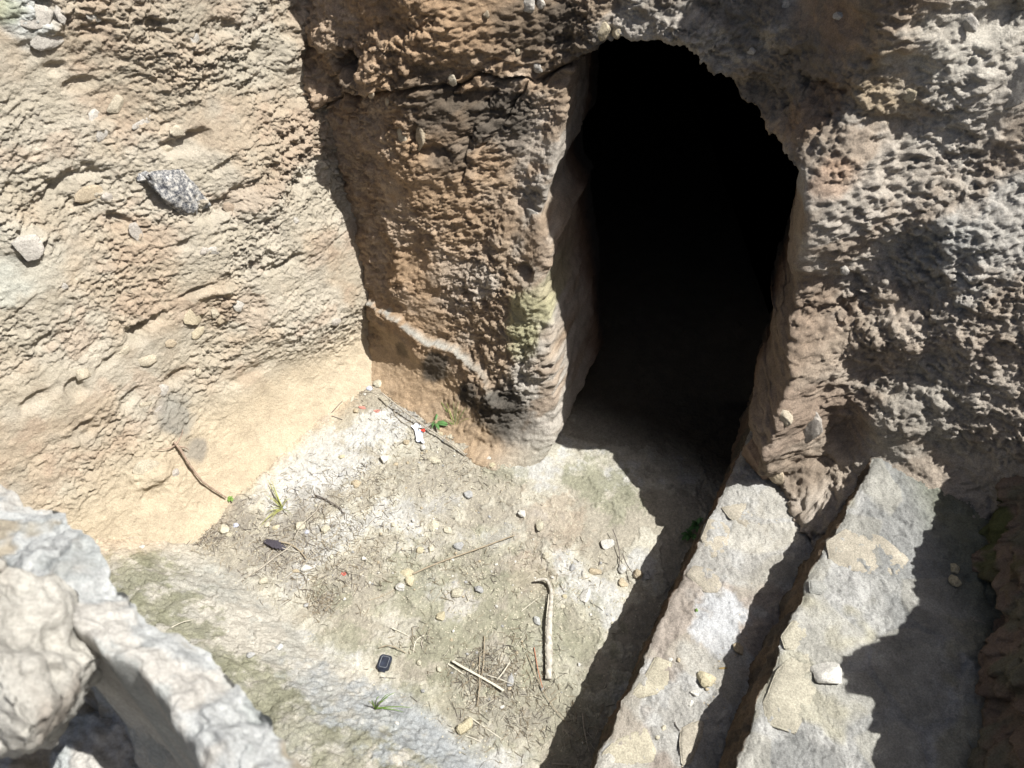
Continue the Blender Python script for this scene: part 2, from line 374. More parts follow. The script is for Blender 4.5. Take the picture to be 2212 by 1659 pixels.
# ---------------- doorway wall sheet (left pier, lintel and right-hand mass)
au = np.arange(-.50, 3.1, .0036, dtype=np.float32); hv = np.arange(-.14, 2.75, .0036, dtype=np.float32)
A, H = np.meshgrid(au, hv)
NR = np.array([-.60, -.70, .43]); PR = np.array([1.06, 1.53, .3])
def D_right(a, h):                    # depth at which the right-hand rock plane lies
    ox = COR[0] + a*BA[0]; oy = COR[1] + a*BA[1]
    return (NR@PR - NR[0]*ox - NR[1]*oy - NR[2]*h)/(NR[0]*BN[0] + NR[1]*BN[1])
def D_base(a, h):
    dl = .03*(1-sm(.7, 1.05, a)) + h*(.23 + .22*sm(0, .5, a)) + .09*np.maximum(h-.25, 0)*sm(0, .5, a)
    t = sm(.62, 1.22, a - .0*h)
    d = mix(dl, D_right(a, h), t)
    d = d + .55*np.maximum(h-1.0, 0)*sm(1.7, 2.4, a)
    br = .20*sm(.72, 1.25, h) + .30*np.maximum(h-1.45, 0)
    d = d - br*np.exp(-((a-1.46)/.235)**2)          # brow added beside the doorway to keep sun off the left jamb
    return d
def hit_base(px, py):
    d = ray(px, py); t = 2.4
    for _ in range(60):
        p = np.array([0, 0, HC]) + t*d; r = p[:2]-COR; a = r@BA; dd = r@BN; e = dd - float(D_base(np.float64(a), np.float64(p[2])))
        t -= e/max(.4, (d[:2]@BN))*.7
    return a, p[2]
outl_px = [(1262, 118), (1226, 137), (1209, 273), (1196, 376), (1165, 462), (1175, 513), (1189, 547), (1175, 591), (1172, 653), (1187, 711), (1192, 779), (1196, 848), (1199, 899), (1204, 945)]
outr_px = [(1640, 1010), (1660, 950), (1672, 900), (1700, 850), (1705, 810), (1698, 770), (1705, 720), (1715, 650), (1712, 590), (1728, 540), (1733, 470), (1733, 400), (1722, 370), (1690, 325), (1650, 275), (1600, 215), (1560, 165), (1530, 140), (1490, 112), (1440, 100), (1400, 92), (1350, 84), (1320, 86)]
def sdist(a, h, poly):
    """signed distance to a polygon, positive inside"""
    d = np.full(a.shape, 9., np.float32); ins = np.zeros(a.shape, bool); n = len(poly)
    for i in range(n):
        x0, y0 = poly[i]; x1, y1 = poly[(i+1) % n]
        ex, ey = x1-x0, y1-y0; l = ex*ex+ey*ey+1e-12
        t = np.clip(((a-x0)*ex + (h-y0)*ey)/l, 0, 1)
        d = np.minimum(d, np.hypot(a-(x0+t*ex), h-(y0+t*ey)))
        if abs(ey) > 1e-9:
            c = ((y0 > h) != (y1 > h)) & (a < ex*(h-y0)/ey + x0); ins ^= c
    return np.where(ins, d, -d)
D = D_base(A, H)
D = D - .025*n2(A*1.6, H*1.7, 101)*sm(-.4, 1.2, A) - .018*n2(A*3.3, H*3.5, 102)
D = D - .11*np.exp(-np.maximum(H, 0)/.075)*(1-sm(1.1, 1.3, A))
mounds = []
for (px, py, ra, rh, o, sh) in (
    (1680, 780, .22, .28, .28, .9), (1675, 930, .16, .18, .18, .9), (1765, 460, .20, .30, .12, .9), (1810, 940, .12, .09, -.07, .9), (1900, 560, .16, .14, -.04, .9), (1800, 640, .07, .16, -.05, .9), (1770, 1085, .14, .12, .18, .9), (1930, 1120, .20, .13, .22, .9), (2060, 1180, .2, .13, .10, .9),
    (1640, 210, .16, .05, -.05, .8), (1780, 220, .11, .055, -.10, .7), (1900, 280, .10, .05, -.05, .7), (1950, 90, .2, .05, .05, .8), (1960, 450, .14, .12, .06, .9), (1990, 640, .10, .08, -.06, .8),
    (2010, 800, .14, .10, -.06, .8), (2100, 500, .14, .12, .06, .8), (1930, 730, .1, .08, .06, .8), (1920, 900, .12, .08, .05, .8), (2060, 1000, .12, .08, -.06, .8), (1850, 60, .1, .04, -.06, .8),
    (1700, 60, .12, .05, .04, .8), (1500, 60, .12, .05, .05, .8), (2100, 180, .12, .1, .07, .9), (2150, 40, .05, .05, -.08, .7), (1840, 1040, .12, .05, -.08, .8),
    (690, 185, .10, .07, .055, .8), (715, 60, .10, .09, .05, .8), (690, 330, .06, .10, .03, .8), (760, 130, .085, .055, -.10, .7), (740, 190, .10, .05, -.05, .6), (950, 165, .12, .05, -.05, .7), (860, 60, .10, .10, -.05, .8), (820, 150, .035, .07, .05, .8), (1010, 215, .10, .035, -.05, .7),
    (1060, 250, .06, .05, -.04, .7), (885, 290, .02, .05, -.05, .6), (935, 330, .06, .03, -.045, .6), (1010, 300, .03, .05, -.045, .6), (1175, 200, .08, .05, .03, .8),
    (1140, 440, .07, .06, -.035, .8), (1130, 590, .05, .03, -.045, .7), (1150, 640, .05, .08, .03, .8), (1170, 770, .05, .12, .03, .8), (900, 560, .07, .10, -.02, .9), (830, 560, .06, .12, -.035, .9), (1090, 500, .05, .1, .025, .9),
    (950, 640, .13, .05, -.02, .9), (1170, 1000, .10, .03, .05, .8), (1090, 960, .12, .03, .04, .8)):
    a0, h0 = hit_base(px, py); mounds.append((a0, h0, ra, rh, o, sh))
def D_full(a, h):
    d = float(D_base(np.float64(a), np.float64(h))) - .11*math.exp(-max(h, 0)/.075)*(1-float(sm(1.1, 1.3, np.float64(a))))
    for (m_a, m_h, ra, rb, o, sh) in mounds:
        r_ = math.hypot((a-m_a)/ra, (h-m_h)/rb); d -= o*(1-float(sm(1-sh, 1+.35*sh, np.float64(r_))))
    return d
def hit_full(px, py):
    d = ray(px, py); best = None
    for t in np.arange(1.4, 3.6, .006):
        p = np.array([0, 0, HC]) + t*d; r = p[:2]-COR; a = r@BA
        if r@BN - D_full(a, p[2]) > 0: return a, p[2]
    return hit_base(px, py)
OL = [hit_full(*p) for p in outl_px]; OR = [hit_full(*p) for p in outr_px]
poly = OL + [(OL[-1][0], -.6), (OR[0][0]+.05, -.6)] + OR
poly = np.array(poly)
sd = sdist(A, H, poly)
_m = [(a_, h_, ra_, rb_, o_*(.6 if (a_ > 1.2 and abs(o_) < .11) else 1), s_) for a_, h_, ra_, rb_, o_, s_ in mounds]
D = over([m_ for m_ in _m if m_[4] > .10], A, H, D, .08, 155); D = over([m_ for m_ in _m if m_[4] <= .10], A, H, D, .30, 156)
Dn = D.copy()
def line_side(pts):
    """height of a polyline at every a"""
    q = np.array([hit_base(*p) for p in pts]); q = q[np.argsort(q[:, 0])]
    return np.interp(A, q[:, 0], q[:, 1]), q
crk, cq = line_side([ZB(160, 610), ZB(250, 650), ZB(400, 630), ZB(560, 590), ZB(760, 575), ZB(900, 570), ZB(1060, 575), ZB(1160, 540), ZB(1250, 500), ZB(1400, 490), ZB(1620, 510), ZB(1740, 480), ZB(1820, 440), ZB(1880, 385), ZB(2020, 325)])
crk = crk + .012*n2(A*14, H*0, 160) + .006*n2(A*40, H*0, 161)
inr = sm(cq[0, 0]-.05, cq[0, 0], A)*(1-sm(cq[-1, 0], cq[-1, 0]+.03, A))
D = D - .035*sm(-.004, .02, H-crk)*inr*(1-sm(.15, .4, H-crk))
D = D + .05*np.exp(-((H-crk)/.0065)**2)*inr
crk2, cq2 = line_side([ZB(1500, 620), ZB(1460, 700), ZB(1420, 800), ZB(1350, 880), ZB(1290, 930)])
# side crack, followed by its own distance
def pdist(q):
    d = np.full(A.shape, 9., np.float32)
    for i in range(len(q)-1):
        x0, y0 = q[i]; x1, y1 = q[i+1]; ex, ey = x1-x0, y1-y0
        t = np.clip(((A-x0)*ex + (H-y0)*ey)/(ex*ex+ey*ey), 0, 1); d = np.minimum(d, np.hypot(A-(x0+t*ex), H-(y0+t*ey)))
    return d
for pts, dep in (([ZB(1510, 620), ZB(1470, 690), ZB(1430, 790), ZB(1350, 880), ZB(1290, 940)], .03), ([ZB(1620, 515), ZB(1560, 600), ZB(1510, 625)], .02), ([ZB(1190, 900), ZB(1200, 1040), ZB(1175, 1150)], .02)):
    dd = pdist(np.array([hit_base(*p) for p in pts])) + .003*n2(A*50, H*50, 163)
    D = D + 1.5*dep*np.exp(-(dd/.006)**2)
# plastered ledge low on the pier
led_pts = [(800, 645), (830, 660), (862, 676), (900, 706), (932, 732), (985, 752), (1015, 780), (1045, 803), (1085, 860), (1130, 900)]
led, lq = line_side(led_pts); led = led + .010*n2(A*16, H*0, 164) + .005*n2(A*50, H*0, 165)
inl = sm(lq[0, 0]-.02, lq[0, 0]+.02, A)*(1-sm(lq[-1, 0]-.12, lq[-1, 0], A))
D = D - .036*(1-sm(-.006, .012, H-led))*inl*sm(-.16, -.03, H-led)
D = D + .010*np.exp(-((H-led+.045)/.02)**2)*inl
# relief
pier = 1 - sm(.85, 1.3, A)
rgh = np.clip(.85 + .75*fbm(A*2.4, H*2.7, 3, 105), .3, 1.6)
foot = sm(-.06, .10, H-led+.06)*pier + (1-pier)
rgh = rgh*mix(.5, 1, np.clip(foot, 0, 1))*(1-.45*sm(1.9, 2.4, A)*sm(.9, 1.3, H))
Hw = H + .02*n2(A*4, H*5, 107) - .05*A*0
c1, j1 = chips(A, Hw, .009, 12, 17, 11, .7); c2, j2 = chips(A, Hw, .0035, 30, 40, 12, .9); c3, j3 = chips(A, Hw, .0040, 62, 78, 15)
c1 = c1 + flakes(A, Hw, .013, 8, 15, 300); c2 = c2 + flakes(A, Hw, .014, 19, 31, 310); c3 = c3 + flakes(A, Hw, .0065, 42, 64, 320)
big = fbm(A*7, Hw*10, 4, 108, .55)
pits = np.maximum(0, fbm(A*16, Hw*18, 3, 111)-.25)
gy0, gx0 = np.gradient(Dn, .0036, .0036); steep = sm(.45, 1.1, np.hypot(gx0, gy0-.3)); steep = np.maximum(steep, sm(-.03, .0, sd))
sel3 = steep > .01; r3 = np.zeros_like(D); qs = np.stack([A, H*1.2, D], -1)[sel3]
r3[sel3] = .018*f3(qs*13, 3, .55) + .018*f3(qs*np.array([34, 52, 40]), 3, .65) + .012*np.abs(f3(qs*30+9, 2, .5))
relief = r3*steep + (1-.8*steep)*(c1*sm(-.4, .4, fbm(A*3, H*3, 3, 114)) + c2*sm(-.5, .3, fbm(A*5, H*5, 3, 115)) + c3 + .016*big + .009*fbm(A*30, H*38, 4, 116, .65) + .0030*fbm(A*110, H*120, 2, 109)) - .02*pits
relief = relief*rgh*mix(.64, .52, sm(.9, 1.4, A))*(1-.45*sm(-.10, -.01, sd)*(A > 1.0))
top = sm(2.4, 2.75, H)**2
Hp = np.where(H > 2.4, 2.4 + (H-2.4)*.4, H)
# roll the surface into the doorway: the tunnel keeps the outline and runs inwards
W = .14; TD = .52; rad = .03
gy_, gx_ = np.gradient(sd, .0036, .0036)
gn = np.hypot(gx_, gy_)+1e-6; gx_ /= gn; gy_ /= gn
ins = sd > 0; qn = np.clip(sd/W, 0, 1.2)
roll = np.where(sd > -rad, .5*rad*((sd+rad)/rad).clip(0, 1)**2, 0)
out_a = np.where(ins, A - gx_*sd*.85, A); out_h = np.where(ins, Hp - gy_*sd*.85, Hp)
J = np.array([.26, .96]); depth = np.where(ins, TD*qn, 0)
def place(Dq):
    Dq = Dq + 1.8*top + roll
    return np.stack([COR[0] + out_a*BA[0] + Dq*BN[0] + depth*J[0], COR[1] + out_a*BA[1] + Dq*BN[1] + depth*J[1], out_h], -1)
Ps = place(Dn); nrmv = np.cross(np.gradient(Ps, axis=1), np.gradient(Ps, axis=0)); nrmv /= np.linalg.norm(nrmv, axis=-1, keepdims=True)+1e-9
Pw = place(D)
pi_ = Pw[ins]; fade = 1-sm(0, .25, qn)
tunr = np.zeros_like(D); tunr[ins] = f3(pi_*6, 3)*.016 + f3(pi_*30, 3, .6)*.006
Pw = Pw + nrmv*(relief*np.where(ins, fade, 1) + tunr*np.where(ins, 1-fade, 0))[..., None]
keep = sd < W*1.05
cw = np.zeros(A.shape+(3,), np.float32) + np.array([.43, .335, .24], np.float32)
t1 = fbm(A*2.1, H*2.3, 4, 130, .6); t2 = fbm(A*5, H*6, 4, 131, .6)
cw = mixc(cw, (.53, .485, .42), sm(-.4, .3, t1)); cw = mixc(cw, (.36, .27, .19), sm(.05, .5, t2)*.7)
cw = mixc(cw, (.52, .345, .20), (1-sm(.1, .7, A))*.6)                       # orange near the corner
gr = sm(1.3, 1.9, A); cw = mixc(cw, (.485, .42, .345), gr*.65)
cw = mixc(cw, (.24, .215, .18), sm(.35, .8, A)*(1-sm(1.3, 1.6, A))*sm(.95, 1.35, H)*sm(-.2, .35, t2+.25)*.75)      # weathered grey-brown caprock
cw = mixc(cw, (.50, .37, .24), (1-sm(-.10, -.05, H-led))*pier*.8*(1-sm(.75, .95, A)))
def wst(px, py, r, cc, a, n=.5):
    global cw
    a0, h0 = hit_base(px, py); cw = mixc(cw, cc, (1-sm(.5, 1.1, np.hypot(A-a0, H-h0)/r + n*t2))*a)
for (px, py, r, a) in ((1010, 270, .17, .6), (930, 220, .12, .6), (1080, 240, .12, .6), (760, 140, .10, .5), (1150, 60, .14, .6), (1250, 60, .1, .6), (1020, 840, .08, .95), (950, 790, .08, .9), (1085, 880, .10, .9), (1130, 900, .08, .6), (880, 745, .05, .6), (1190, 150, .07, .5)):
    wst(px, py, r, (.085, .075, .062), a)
for (px, py, r, cc, a) in ((1130, 690, .1, (.47, .45, .27), .7), (1180, 640, .08, (.47, .44, .27), .6), (1130, 740, .07, (.45, .43, .26), .6), (1950, 190, .12, (.47, .35, .2), .6), (1760, 230, .1, (.40, .27, .17), .6), (1800, 60, .1, (.42, .28, .18), .5), (1600, 230, .1, (.30, .25, .19), .6), (2150, 150, .2, (.60, .56, .49), .8), (2120, 30, .15, (.62, .58, .5), .8), (2200, 500, .2, (.55, .54, .50), .7), (1960, 900, .2, (.42, .40, .35), .5), (2020, 560, .15, (.5, .5, .47), .5), (1830, 350, .07, (.5, .33, .22), .6), (1820, 900, .12, (.34, .26, .19), .6), (1710, 600, .16, (.33, .255, .19), .85), (1730, 720, .16, (.33, .255, .19), .85), (1730, 860, .18, (.33, .255, .195), .85), (1700, 980, .14, (.31, .25, .19), .8)):
    wst(px, py, r, cc, a)  # brown entries right of the doorway put shade into the bulge's colour
cw = mixc(cw, (.50, .485, .43), np.exp(-((H-led+.001)/.007)**2)*inl*sm(-.5, .1, t2+.6*fbm(A*18, H*18, 3, 170))*(1-sm(.55, .95, (A-lq[0, 0])/(lq[-1, 0]-lq[0, 0]))))
cw = mixc(cw, (.40, .39, .32), (1-sm(-.0, .15, H))*sm(.75, .95, A)*pier*.7)
cw = cw*(1 + .10*(j2-.5) + .10*(j3-.5))[..., None]
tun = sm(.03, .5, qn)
cw = mixc(cw, (.26, .20, .145), np.where(ins, tun*.6, 0)); cw = mixc(cw, (.15, .085, .05), np.where(ins, sm(.5, .9, qn), 0)); cw = mixc(cw, (.03, .025, .02), np.where(ins, sm(.7, 1, qn), 0))  # tunnel colour fades to near black, painting in the dark of the doorway
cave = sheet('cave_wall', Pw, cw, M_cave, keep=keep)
tag(cave, 'rough rock wall with the black cave doorway cut through it', 'rock wall')
hw = Hit(Pw, sd < -.005)

# dark chamber behind the doorway
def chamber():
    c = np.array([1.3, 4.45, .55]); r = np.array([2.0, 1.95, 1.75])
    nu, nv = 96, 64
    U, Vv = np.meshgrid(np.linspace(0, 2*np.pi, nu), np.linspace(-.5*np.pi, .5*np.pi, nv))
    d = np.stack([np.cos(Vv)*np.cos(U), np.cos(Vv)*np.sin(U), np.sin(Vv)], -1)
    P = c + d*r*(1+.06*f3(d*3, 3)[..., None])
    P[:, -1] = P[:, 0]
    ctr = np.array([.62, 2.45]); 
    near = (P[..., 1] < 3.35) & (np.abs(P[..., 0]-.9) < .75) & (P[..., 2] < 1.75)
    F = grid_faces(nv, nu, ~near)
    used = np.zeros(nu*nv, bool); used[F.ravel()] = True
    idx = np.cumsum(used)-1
    return mesh_obj('chamber', P.reshape(-1, 3)[used], idx[F], M_cave_shade, cave)
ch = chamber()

# ---------------- stone steps
def make_step(name, label, pts, z, zb, depth, seed, colour_fn, batter=.06, e_far=.5, e_near=.35):
    """pts: edge seen in the photo (far to near), z: height of the tread, zb: height its riser reaches down to"""
    q = np.array([at_z(x, y, z)[:2] for x, y in pts])
    d0 = (q[0]-q[-1])/np.linalg.norm(q[0]-q[-1]); nrm = np.array([d0[1], -d0[0]])       # d0 to the far end, nrm to the right
    e = (q-q[-1])@d0; off = (q-q[-1])@nrm; o = np.argsort(e)
    ee = np.arange(-e_near, e.max()+e_far, .0036)
    oo = np.interp(ee, e[o], off[o])
    wv = np.concatenate([np.linspace(zb-z-.03, 0, int((z-zb+.03)/.0036)+1)[:-1], np.arange(0, depth, .0036)])
    E, Wv = np.meshgrid(ee, wv); O = np.interp(E, ee, oo)
    ir = fbm(E*4, E*0+seed, 5, seed, .5)*.012 + .002*n2(E*70, E*0, seed+3)
    riser = Wv < 0
    x = np.where(riser, batter*(Wv/(z-zb)) + .012*fbm(E*10, Wv*16, 4, seed+1, .6), Wv) - 0
    zz = np.where(riser, z+Wv, z)
    rr = .016
    zz = zz - np.where(~riser, .5*rr*(1-np.clip(Wv/rr, 0, 1))**2, .25*rr)
    xr = x + ir*np.exp(-np.maximum(Wv, 0)/.05)
    gX = q[-1, 0] + E*d0[0] + (O+xr)*nrm[0]; gY = q[-1, 1] + E*d0[1] + (O+xr)*nrm[1]
    hgt = .010*fbm(gX*4, gY*4, 4, seed+5, .6) + .006*fbm(gX*25, gY*25, 4, seed+7, .65) + .0014*fbm(gX*100, gY*100, 2, seed+8)
    f1, f2, dx, dy, i = worley(gX*48, gY*48, seed+2)
    hgt = hgt + np.where(i > .6, np.maximum(0, .33-f1)*.014, 0)
    # flat stones bedded in mortar
    wx = gX + .03*n2(gX*8, gY*8, seed+9); wy = gY + .03*n2(gX*8+5, gY*8, seed+10)
    g1, g2, ax, ay, gi = worley(wx*4.6, wy*4.6, seed+4)
    slab = sm(.05, .13, g2-g1)*(gi > .38)
    hgt = hgt*mix(1, .6, slab) + .003*slab
    zz = zz + np.where(riser, 0, hgt*sm(0, .03, Wv))
    P = np.stack([gX, gY, zz], -1)
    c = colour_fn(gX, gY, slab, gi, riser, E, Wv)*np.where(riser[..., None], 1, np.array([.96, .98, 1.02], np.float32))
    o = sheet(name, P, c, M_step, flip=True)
    tag(o, label, 'stone step')
    return o, P
def col1(x, y, slab, gi, riser, E, Wv):
    c = np.zeros(x.shape+(3,), np.float32) + np.array([.44, .42, .37], np.float32)
    t = fbm(x*6, y*6, 5, 201, .65); t2 = fbm(x*2.5, y*2.5, 4, 203, .6)
    c = mixc(c, (.53, .515, .47), sm(-.1, .4, t)*.9); c = mixc(c, (.40, .335, .27), sm(0, .35, t2)*.8)
    c = c + slab[..., None]*(np.array([.46, .42, .33], np.float32)*(.9+.35*np.mod(gi*9, 1))[..., None] - c)*.45
    xw, yw = gp(1575, 1325, .3); c = mixc(c, (.60, .60, .585), (1-sm(.5, 1, np.hypot((x-xw), (y-yw))/.085 + .6*t))*.95)
    xw, yw = gp(1545, 1385, .3); c = mixc(c, (.57, .57, .555), (1-sm(.5, 1, np.hypot((x-xw), (y-yw))/.075 + .6*t))*.85)
    c = np.where(riser[..., None], mixc(np.zeros_like(c)+np.array([.17, .12, .085], np.float32), (.12, .10, .075), sm(-.2, .3, t)), c)  # brown riser, colour darkened further for the shade it stands in
    return c
def col2(x, y, slab, gi, riser, E, Wv):
    c = np.zeros(x.shape+(3,), np.float32) + np.array([.42, .41, .37], np.float32)
    t = fbm(x*6, y*6, 5, 211, .65); t2 = fbm(x*3, y*3, 4, 213, .6)
    c = mixc(c, (.53, .515, .47), sm(-.1, .4, t)*.8); c = mixc(c, (.27, .27, .25), sm(.05, .4, -t2)*.7); c = mixc(c, (.46, .42, .28), sm(.1, .5, t2)*.6)
    c = c + slab[..., None]*(np.array([.44, .41, .32], np.float32)*(.85+.4*np.mod(gi*9, 1))[..., None] - c)*.35
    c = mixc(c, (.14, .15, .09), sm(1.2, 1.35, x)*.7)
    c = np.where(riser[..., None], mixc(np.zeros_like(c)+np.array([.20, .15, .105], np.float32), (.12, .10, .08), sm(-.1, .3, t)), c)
    return c
edge1 = [(1640, 838), (1617, 930), (1592, 1000), (1545, 1099), (1510, 1175), (1476, 1236), (1450, 1295), (1422, 1348), (1381, 1451), (1347, 1512), (1318, 1590), (1285, 1652)]
Z1, Z2 = .30, .50
step1, P1 = make_step('stone_step', 'lower pale masonry step with a white splash of lime, above the pit floor', edge1, Z1, -.02, .62, 20, col1, .03, .2)
e2 = [ZJ(1100, 60), ZJ(1040, 140), ZJ(955, 210), ZJ(960, 250), ZJ(880, 400), ZJ(820, 490), ZJ(810, 590), ZJ(740, 690), ZJ(680, 830), ZJ(640, 980), ZJ(575, 1150), ZJ(500, 1350), ZJ(460, 1480), ZJ(400, 1650)]
step2, P2 = make_step('stone_step', 'upper pale masonry step at the right, half in soft shadow', e2, Z2, Z1-.03, .95, 30, col2, .035, .35)
h1_ = Hit(P1); h2_ = Hit(P2)

# ---------------- rock bank on the right (its shadow lies on the upper step)
by = np.arange(-.6, 1.55, .006); bh = np.arange(.30, 2.6, .006)
Yb, Hb = np.meshgrid(by, bh)
kx = np.array([(-.6, 1.0), (.3, 1.03), (.59, 1.10), (.73, 1.187), (.94, 1.305), (1.1, 1.37), (1.24, 1.42), (1.6, 1.6)])
xb = np.interp(Yb, kx[:, 0], kx[:, 1])
kt = np.array([(-.6, 1.5), (.45, 1.05), (.59, 1.15), (.68, 1.42), (.76, 1.48), (.89, 1.24), (1.05, 1.12), (1.22, .95), (1.6, 1.0)])
topz = np.interp(Yb, kt[:, 0], kt[:, 1]) + .05*n2(Yb*6, Yb*0, 302)
over_ = np.maximum(Hb-topz, 0)
xo = xb + .28*(np.minimum(Hb, topz)-.5) + .02*n2(Yb*3, Hb*3, 304) - .04*fbm(Yb*5, Hb*5, 5, 305, .55)
c1, k1 = chips(Yb, Hb, .03, 7, 8, 21); c2, k2 = chips(Yb, Hb, .014, 20, 26, 22)
xo = xo - c1 - c2 + over_*5.0
zz = np.minimum(Hb, topz) + over_*.12
Pb = np.stack([xo, Yb, zz], -1)
t = fbm(Yb*5, Hb*5, 4, 306, .6)
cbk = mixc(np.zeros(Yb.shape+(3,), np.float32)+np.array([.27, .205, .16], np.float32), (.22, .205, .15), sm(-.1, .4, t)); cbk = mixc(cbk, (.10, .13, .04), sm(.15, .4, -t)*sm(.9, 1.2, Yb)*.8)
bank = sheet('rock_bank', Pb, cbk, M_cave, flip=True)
tag(bank, 'reddish shaded rock bank along the right edge beyond the upper step', 'rock bank')

# ---------------- near rim rock under the viewer
def rim():
    cr = np.array([(-1.75, 1.45, 1.50), (-1.1, .95, 1.56), (-.726, .633, 1.60), (-.60, .545, 1.61), (-.52, .475, 1.60), (-.40, .395, 1.60), (-.30, .315, 1.60), (-.235, .266, 1.59), (.1, -.02, 1.56), (.7, -.5, 1.5)])
    L = np.concatenate([[0], np.cumsum(np.linalg.norm(np.diff(cr, axis=0), axis=1))])
    e = np.arange(0, L[-1], .0035); c = np.stack([np.interp(e, L, cr[:, k]) for k in range(3)], -1)
    nrm = np.array([-.60, -.80]); cr[:, :2] += nrm*.0
    wv = np.concatenate([np.linspace(-1.4, -.02, 120), np.arange(-.02, .62, .0035), np.linspace(.63, 2.2, 60)])
    E, Wv = np.meshgrid(e, wv); Cc = np.stack([np.interp(E, L, cr[:, k]) for k in range(3)], -1)
    down = np.minimum(Wv+.02, 0)
    along = np.where(Wv < -.02, -.02 - .30*down, Wv)
    z = Cc[..., 2] + np.where(Wv < -.02, down*1.0, 0)
    pp = np.maximum(Wv, 0)
    lip = .060 + .022*fbm(E*4, Wv*0, 2, 412)
    z = z - .03*(1-sm(-.02, .04, Wv)) - .45*sm(lip, lip+.035, Wv) - .10*np.clip(pp-.05, 0, .3)
    z = z + .024*fbm(E*4, Wv*5, 5, 401, .5)*sm(-.4, 0, Wv) + .006*ridged(E*13+Wv*5, Wv*16, 3, 403)*sm(-.2, 0, Wv)
    ir = .020*fbm(E*6, Wv*3, 5, 405, .6)*(1-.7*sm(.04, .09, Wv))
    f = .007*fbm(E*16+Wv*8, Wv*30-E*9, 5, 415, .65) - .012*np.maximum(0, ridged(E*7+Wv*3, Wv*9-E*2, 3, 417)-.95); f2 = chips(E+Wv*.4, Wv-E*.3, .0022, 18, 40, 42)[0] + .0025*fbm(E*60, Wv*70, 3, 418, .6)
    z = z + np.where(Wv > -.02, f+f2, 0)
    P = np.stack([Cc[..., 0]+(along+ir)*nrm[0], Cc[..., 1]+(along+ir)*nrm[1], z], -1)
    t = fbm(E*4, Wv*5, 5, 407, .6); t2 = fbm(E*11, Wv*11, 4, 409, .6)
    c = np.zeros(E.shape+(3,), np.float32) + np.array([.44, .45, .44], np.float32)
    c = mixc(c, (.48, .46, .42), sm(0, .35, t)); c = mixc(c, (.35, .37, .36), sm(.1, .45, t2)*.7); c = mixc(c, (.30, .25, .17), sm(.35, .7, -t)*.8)
    o = sheet('rim_rock', P, c, M_rim, flip=True)
    tag(o, 'pale bluish grey rock rim running across the near left corner', 'rock')
    return P
Prim = rim()

# ---------------- generic rock bodies
def ico(sub):
    bm = bmesh.new(); bmesh.ops.create_icosphere(bm, subdivisions=sub, radius=1)
    V = np.array([v.co[:] for v in bm.verts]); F = np.array([[v.index for v in f.verts] for f in bm.faces]); bm.free(); return V, F
_ico = {k: ico(k) for k in (2, 3, 4, 5, 6)}
def rock_shape(seed, sub=4, cuts=9, rough=.10, fr=1.7, fine=.03, cutd=(.55, .9)):
    V, F = _ico[sub]; V = V.copy(); r = np.random.default_rng(seed)
    V = V*(1 + rough*1.6*f3(V*fr + seed*3.1, 3)[:, None])
    for _ in range(cuts):
        n = r.normal(size=3); n /= np.linalg.norm(n); d = r.uniform(*cutd)
        e = V@n - d; V = V - np.where(e > 0, e*.88, 0)[:, None]*n
    V = V*(1 + fine*f3(V*9 + seed, 3)[:, None])
    return V, F
def rot_to(n):
    return Vector((0, 0, 1)).rotation_difference(Vector(n)).to_matrix()
def body(name, p, size, seed, mat, parent=None, normal=(0, 0, 1), spin=0., sub=4, sink=.35, **k):
    V, F = rock_shape(seed, sub, **k)
    V = V*np.array(size)
    if abs(normal[2]) < .9:
        nn = Vector(normal).normalized(); ex = Vector((0, 0, 1)).cross(nn).normalized(); ey = nn.cross(ex)
        R = np.array(Matrix((ex, ey, nn)).transposed() @ Matrix.Rotation(spin, 3, 'Z'))
    else: R = np.array(rot_to(normal) @ Matrix.Rotation(spin, 3, 'Z'))
    V = V@R.T
    o = mesh_obj(name, V, F, mat, parent, smooth=sub >= 4)
    n = np.array(normal, float); n /= np.linalg.norm(n)
    o.location = Vector(p + n*size[2]*(1-2*sink)*.75)
    return o

# nearer rock lying on the rim
near = body('boulder', at_z(10, 1430, 1.60), (.15, .088, .15), 78, M_rim, sub=6, spin=2.45, cuts=9, rough=.16, fine=.02, sink=.5, cutd=(.45, .8))
V0 = np.array([v.co[:] for v in near.data.vertices]); nv_ = np.array([v.normal[:] for v in near.data.vertices])
V0 = V0 + nv_*(.010*f3(V0*22, 4, .6) - .005*np.maximum(0, .25-np.abs(f3(V0*np.array([9, 16, 22])+4, 3)))*2)[:, None]
near.data.vertices.foreach_set('co', V0.astype(np.float32).ravel())
V = np.empty(len(near.data.vertices)*3, np.float32); near.data.vertices.foreach_get('co', V); V = V.reshape(-1, 3)
t = f3(V*9, 4); ccol = np.zeros((len(V), 3), np.float32)+np.array([.48, .46, .41], np.float32); ccol = mixc(ccol, (.49, .475, .43), sm(-.2, .4, t)); ccol = mixc(ccol, (.30, .27, .23), sm(.35, .7, -t))
a = near.data.color_attributes.new('Col', 'FLOAT_COLOR', 'POINT'); a.data.foreach_set('color', np.concatenate([ccol, np.ones((len(V), 1), np.float32)], 1).ravel())
tag(near, 'blurred brownish boulder closest to the viewer in the lower left corner', 'boulder')

